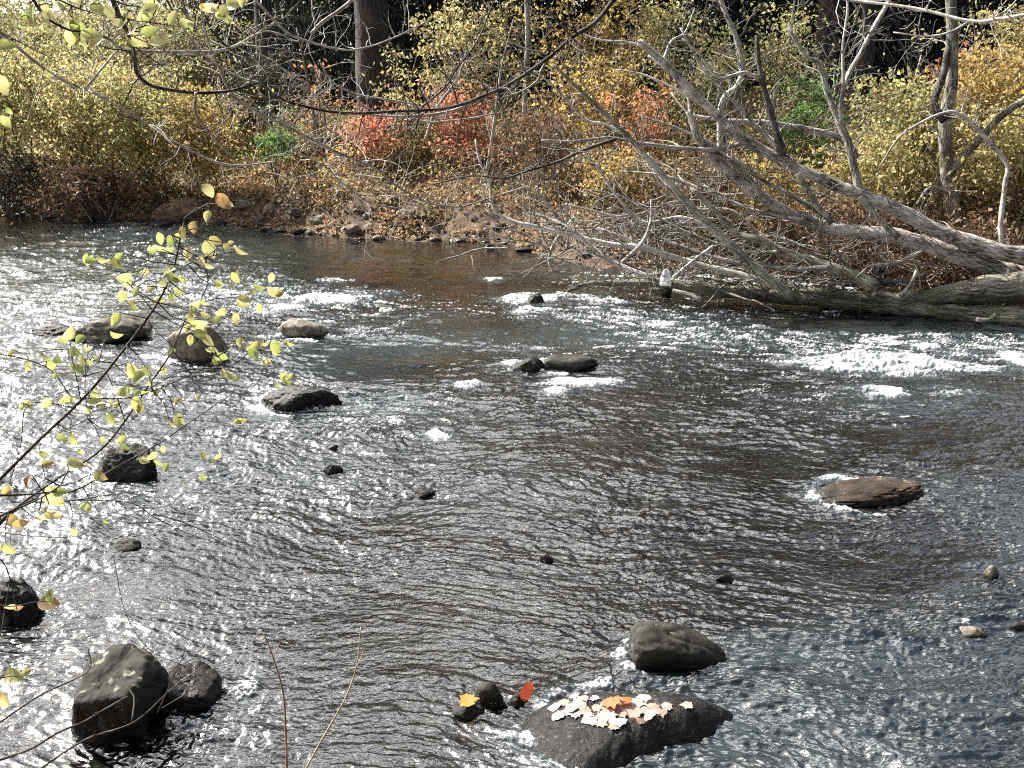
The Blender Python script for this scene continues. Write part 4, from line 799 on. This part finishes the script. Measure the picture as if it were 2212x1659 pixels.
# ------------------------------------------------------------------ near leafy sapling at the left
def oval_leaf(mb, p, size, yaw, pitch, roll, asp=.62):
    nu = 7; u = np.linspace(0, 1, nu); hw = np.sin(np.pi * u ** .85) ** .8 * size * asp / 2; hw[0] = hw[-1] = 0
    ctr = np.stack([u * size, 0 * u, -.16 * size * u * u], -1)
    L = ctr + np.stack([0 * u, hw, hw * .3], -1); Rr_ = ctr + np.stack([0 * u, -hw, hw * .3], -1)
    v = np.vstack([L, ctr, Rr_]); from mathutils import Euler
    Mx = np.array(Euler((roll, pitch, yaw)).to_matrix()); v = v @ Mx.T + p
    q = [(i, i + 1, nu + i + 1, nu + i) for i in range(nu - 1)] + [(nu + i, nu + i + 1, 2 * nu + i + 1, 2 * nu + i) for i in range(nu - 1)]
    mb.add(v, q)
def leaf_at(mb, px, py, Y, L, ang=None, stalk=None, face=None):
    """px,py: middle of the leaf; ang: direction its tip points in the picture"""
    p = P(px, py, Y); s = L * mpp(Y); ang = rnd.uniform(-2.6, .3) if ang is None else ang
    nu = 8; u = np.linspace(0, 1, nu); hw = np.sin(np.pi * u ** .8) ** .85 * s * rnd.uniform(.27, .36); hw[0] = hw[-1] = 0
    f = rnd.uniform(-.9, .9) if face is None else face
    ax = np.array([math.cos(ang), rnd.uniform(-.35, .35), math.sin(ang)]); ax /= np.linalg.norm(ax)
    sd_ = np.array([-math.sin(ang) * math.cos(f), math.sin(f), math.cos(ang) * math.cos(f)]); sd_ -= ax * sd_.dot(ax); sd_ /= np.linalg.norm(sd_); nn = np.cross(ax, sd_)
    bend = rnd.uniform(-.7, .7); fold = rnd.uniform(.1, .9)
    ctr = p + ax * ((u - .5) * s)[:, None] + nn * (bend * s * (u - .5) ** 2)[:, None]
    Lf = ctr + sd_ * hw[:, None] + nn * (hw * fold)[:, None]; Rt = ctr - sd_ * hw[:, None] + nn * (hw * fold)[:, None]
    mb.add(np.vstack([Lf, ctr, Rt]), [(i, i + 1, nu + i + 1, nu + i) for i in range(nu - 1)] + [(nu + i, nu + i + 1, 2 * nu + i + 1, 2 * nu + i) for i in range(nu - 1)])
    return ctr[0]
def leafy(name, label, cat, stems, leaves, Y, group=None, m='fresh', tw=()):
    first = P(*stems[0][0][0], Y); rt = root(name, label, cat, first, group); nodes = []
    for i, (pix, w0, w1) in enumerate(stems):
        sp, rad = limb(pix, Y, Y + .1 * (i % 3), w0, w1, 5); mb = MB(); mb.tube(sp, rad, 6, .05); mb.build('stem' if i == 0 else 'branch', M['dark_bark'], rt); nodes += list(sp)
    nodes = np.array(nodes); tb = MB(); lb = MB()
    more = [(px + rnd.uniform(-16, 16), py + rnd.uniform(-12, 12), L * rnd.uniform(.5, .9)) for (px, py, L, *a) in leaves if rnd.random() < .4]
    for (px, py, L, *a) in list(leaves) + more:
        L *= .95
        base = leaf_at(lb, px, py, Y + rnd.uniform(-.08, .15), L, a[0] if a else None, face=a[1] if len(a) > 1 else None)
        k = np.argmin(np.linalg.norm(nodes - base, axis=1)); e = nodes[k]
        if np.linalg.norm(e - base) < .11: tb.tube([e, (e + base) / 2 + rng.normal(size=3) * .006, base], [.0016, .0012, .0009], 4, cap=False)
    if leaves: lb.build('foliage', M[m], rt); tb.build('twigs', M['dark_bark'], rt)
    return rt
lv = [(450, 412, 40), (482, 436, 46, -.9), (418, 492, 36), (450, 468, 30), (395, 505, 40), (345, 515, 34), (370, 520, 36), (343, 535, 34), (365, 535, 34), (454, 538, 48, -1.2), (466, 520, 34, -.5), (410, 545, 42, -1.9), (406, 550, 34), (492, 535, 28), (522, 540, 36, -.7), (450, 575, 30),
      (192, 560, 38, -1.7), (222, 558, 34, -.5), (250, 570, 38, -.6), (268, 596, 40), (275, 610, 36), (300, 588, 26), (365, 585, 44, .5), (372, 600, 34), (382, 604, 30), (352, 612, 26), (296, 630, 34), (264, 640, 34, -1.9), (325, 625, 28), (344, 650, 30), (388, 630, 30), (372, 645, 26),
      (250, 690, 40, -2.1), (252, 720, 34), (290, 665, 28, -.3), (148, 722, 46, -2.2), (175, 735, 36), (186, 750, 30), (160, 760, 40), (184, 780, 46, -1.4), (210, 778, 26), (136, 735, 30, -2.9), (24, 765, 26), (60, 790, 30), (100, 770, 34, -.5), (110, 790, 34), (122, 812, 28),
      (470, 690, 30), (478, 675, 28), (420, 660, 34), (442, 652, 28), (445, 680, 30), (415, 690, 40, -1.2), (430, 700, 44), (432, 725, 38), (410, 735, 30), (450, 735, 40, -.8), (462, 755, 30, -.6), (368, 760, 20), (420, 670, 26),
      (290, 795, 40), (300, 815, 44), (284, 805, 36), (318, 800, 30), (325, 830, 24), (170, 800, 36), (205, 850, 34), (270, 845, 44, .3), (310, 845, 30), (298, 872, 50, -1.6, .1), (340, 850, 24), (60, 875, 30), (100, 870, 34, -2.2), (146, 862, 44, .1), (208, 870, 38, .1), (240, 905, 36, -1.3), (196, 890, 30, -1.5),
      (252, 875, 24), (388, 910, 40, -1), (385, 870, 30), (430, 860, 24), (520, 740, 30), (545, 750, 44, -2.4), (548, 765, 36), (595, 750, 40, -1.6), (598, 765, 28), (625, 740, 30, -.5), (510, 690, 34), (530, 650, 40, -.3), (560, 665, 26), (585, 600, 28), (592, 632, 40, -.7), (560, 620, 34), (508, 600, 34), (472, 612, 26), (500, 620, 26),
      (616, 820, 40, -.9), (490, 800, 34), (500, 815, 30), (480, 770, 30), (600, 830, 24), (135, 945, 30), (160, 950, 34), (174, 975, 20), (262, 950, 30), (270, 965, 34, -.4), (225, 950, 24), (96, 980, 30), (440, 985, 28), (470, 985, 26), (520, 910, 30), (440, 1030, 22), (400, 1045, 24)]
leafy('leafy_sapling', 'slender dark sapling with yellow-green leaves reaching up over the river from the left', 'sapling',
      [([(-30, 1065), (0, 1035), (85, 950), (180, 860), (260, 765), (330, 670), (372, 590), (392, 500), (400, 470)], 9, 3),
       ([(330, 670), (290, 625), (250, 590), (200, 560)], 3.5, 2), ([(0, 765), (50, 775), (110, 800), (155, 860)], 3, 2.5), ([(175, 865), (160, 790), (150, 730)], 3, 2),
       ([(180, 860), (270, 860), (330, 845), (430, 800), (470, 770)], 3.5, 2), ([(372, 590), (430, 560), (500, 545), (520, 540)], 3, 2), ([(155, 880), (100, 870), (55, 880), (45, 960), (22, 1040)], 3, 2),
       ([(260, 765), (190, 800), (186, 870), (190, 905)], 2, 1.5)], lv, 2.15)
leafy('leafy_sapling', 'second sapling stem leaning right with leafy tips above the long black rock', 'sapling',
      [([(-30, 1160), (30, 1100), (130, 1030), (230, 960), (330, 820), (370, 760), (400, 690)], 7, 3), ([(330, 835), (400, 800), (500, 790), (560, 740), (620, 730)], 3, 2), ([(400, 690), (450, 650), (520, 640), (590, 620)], 2.5, 1.5)],
      [(410, 710, 30), (440, 715, 34), (560, 745, 34), (580, 780, 24), (470, 780, 30), (350, 800, 24), (525, 655, 34)], 2.3)
leafy('leafy_twig', 'dark twig crossing above the black angular rock with small yellow leaves', 'twig',
      [([(-20, 1150), (60, 1085), (160, 1060), (250, 1010), (340, 960), (420, 905), (500, 852)], 6, 2), ([(330, 965), (400, 890), (380, 860)], 2, 1.5), ([(60, 1085), (150, 1082), (230, 1070), (300, 1062)], 4, 2)],
      [(390, 905, 36, -1), (326, 985, 40), (345, 1000, 36, -.8), (360, 1010, 30), (440, 1030, 26, .2), (350, 970, 24), (190, 1095, 30), (230, 1125, 26), (160, 1150, 26)], 2.3)
leafy('bare_twig', 'forked bare twig pointing right below the black angular rock', 'twig',
      [([(150, 1080), (278, 1085), (330, 1115), (400, 1150), (490, 1180)], 3, 2), ([(330, 1110), (400, 1130), (500, 1175)], 3, 2), ([(275, 1130), (330, 1128), (355, 1126)], 3, 1.5), ([(-10, 1150), (100, 1160), (180, 1155), (210, 1110)], 2, 1.5)], [], 2.4)
leafy('near_leaf_spray', 'spray of large yellow and brown leaves at the left edge with a broad ribbed leaf', 'leaves',
      [([(-30, 1130), (20, 1105), (80, 1080), (130, 1050)], 8, 3), ([(0, 1070), (60, 1068), (120, 1062)], 6, 4)],
      [(122, 1070, 74, -1.3, 0.0), (62, 1042, 40, -1.8), (105, 1000, 40, .3), (165, 1005, 60, .0, .6), (215, 1028, 44, -.35, .3), (92, 1115, 50, .1), (115, 1112, 44, -.3), (30, 1125, 40), (22, 1186, 44, -1.2, 0.1), (5, 1180, 30), (12, 1060, 40), (45, 1130, 44)], 1.7)
leafy('near_leaf_spray', 'few yellow leaves in front of the dark rock at the left edge', 'leaves',
      [([(-20, 1300), (20, 1310), (80, 1300), (120, 1300)], 3, 2)], [(25, 1305, 44, .3), (35, 1312, 40, .1), (105, 1303, 60, -.1, .9)], 2.1)
leafy('near_leaf_spray', 'pale green leaves at the lower left edge', 'leaves',
      [([(-20, 1470), (10, 1462), (60, 1460)], 3, 2)], [(28, 1462, 74, .0, .8), (60, 1452, 36, .6), (8, 1512, 56, -1.4, .1)], 1.8)
tl = [(75, 35, 52, -1.6), (100, 20, 40), (100, 40, 36), (125, 18, 44, .0), (168, 70, 60, -1.2), (160, 60, 40), (200, 80, 50, -.2), (205, 90, 40), (180, 5, 40), (215, 25, 50, -.5), (238, 28, 34), (312, 30, 46, -2.4), (325, 18, 40, .4), (375, 38, 40, .9), (290, 60, 44), (302, 85, 44), (325, 68, 44), (345, 88, 50, .1), (270, 50, 40),
      (400, 50, 36), (450, 14, 44, .1), (485, 40, 40, -.4), (485, 25, 34), (510, 5, 54, .1), (325, 0, 34), (15, 105, 50, .1), (5, 185, 50, -1.3), (12, 265, 34, -1), (20, 240, 20), (107, 157, 24), (180, 100, 30)]
leafy('leafy_branch', 'near branch with large yellow-green leaves hanging in at the top left corner', 'branch',
      [([(60, -20), (85, 20), (110, 45), (150, 65), (185, 68)], 8, 4), ([(105, -10), (190, 25), (300, 45), (420, 62)], 4, 2), ([(-20, 60), (40, 90), (100, 120)], 3, 2), ([(240, -20), (262, 35), (280, 75)], 3, 2)], tl, 2.2)
# bare twigs and stalks at the bottom
leafy('bare_twig', 'bundle of dark bare twigs in front of the large boulder at the lower left', 'twig',
      [([(-30, 1650), (60, 1620), (130, 1580), (180, 1560), (230, 1530), (275, 1505)], 9, 4), ([(60, 1680), (180, 1600), (290, 1560), (380, 1480), (470, 1420)], 7, 3), ([(0, 1560), (90, 1500), (190, 1450), (190, 1400)], 5, 3), ([(340, 1540), (385, 1440), (405, 1390)], 4, 2), ([(350, 1530), (430, 1480), (440, 1460)], 3, 1.5),
       ([(400, 1430), (480, 1400), (545, 1330)], 2, 1.5), ([(400, 1440), (320, 1400), (270, 1320), (245, 1200)], 2, 1.5), ([(285, 1560), (290, 1510), (280, 1490)], 5, 4), ([(440, 1330), (475, 1250), (480, 1200)], 2, 1.5)], [], 2.6)
leafy('bare_twig', 'dark thin drooping twig at the left edge under the big leaves', 'twig', [([(-20, 1180), (15, 1230), (30, 1290), (40, 1330)], 4, 2), ([(-10, 1420), (5, 1350), (20, 1260)], 3, 2), ([(20, 1190), (25, 1120)], 3, 2)], [], 2.2)
for pix, w, mm, lab in [([(620, 1700), (618, 1600), (612, 1500), (590, 1420), (570, 1368)], 7, 'stalk_r', 'upright rusty stalk at the bottom left of centre'), ([(650, 1680), (700, 1590), (745, 1510), (770, 1440), (780, 1355)], 6, 'stalk_y', 'curved straw-coloured stalk right of the rusty one')]:
    sp, rad = limb(pix, 2.5, 2.55, w, w * .5, 6); rt = root('grass_stalk', lab, 'stalk', sp[0], 'dry stalks at the bottom'); mb = MB(); mb.tube(sp, rad, 7, .05); mb.build('stem', M[mm], rt)
    lf = MB(); s2, r2_ = limb([pix[-2], (pix[-2][0] + 14, pix[-2][1] - 30), (pix[-2][0] + 10, pix[-2][1] - 52)], 2.5, 2.5, 3, 1, 4); lf.tube(s2, r2_, 5); lf.build('side_shoot', M[mm], rt)
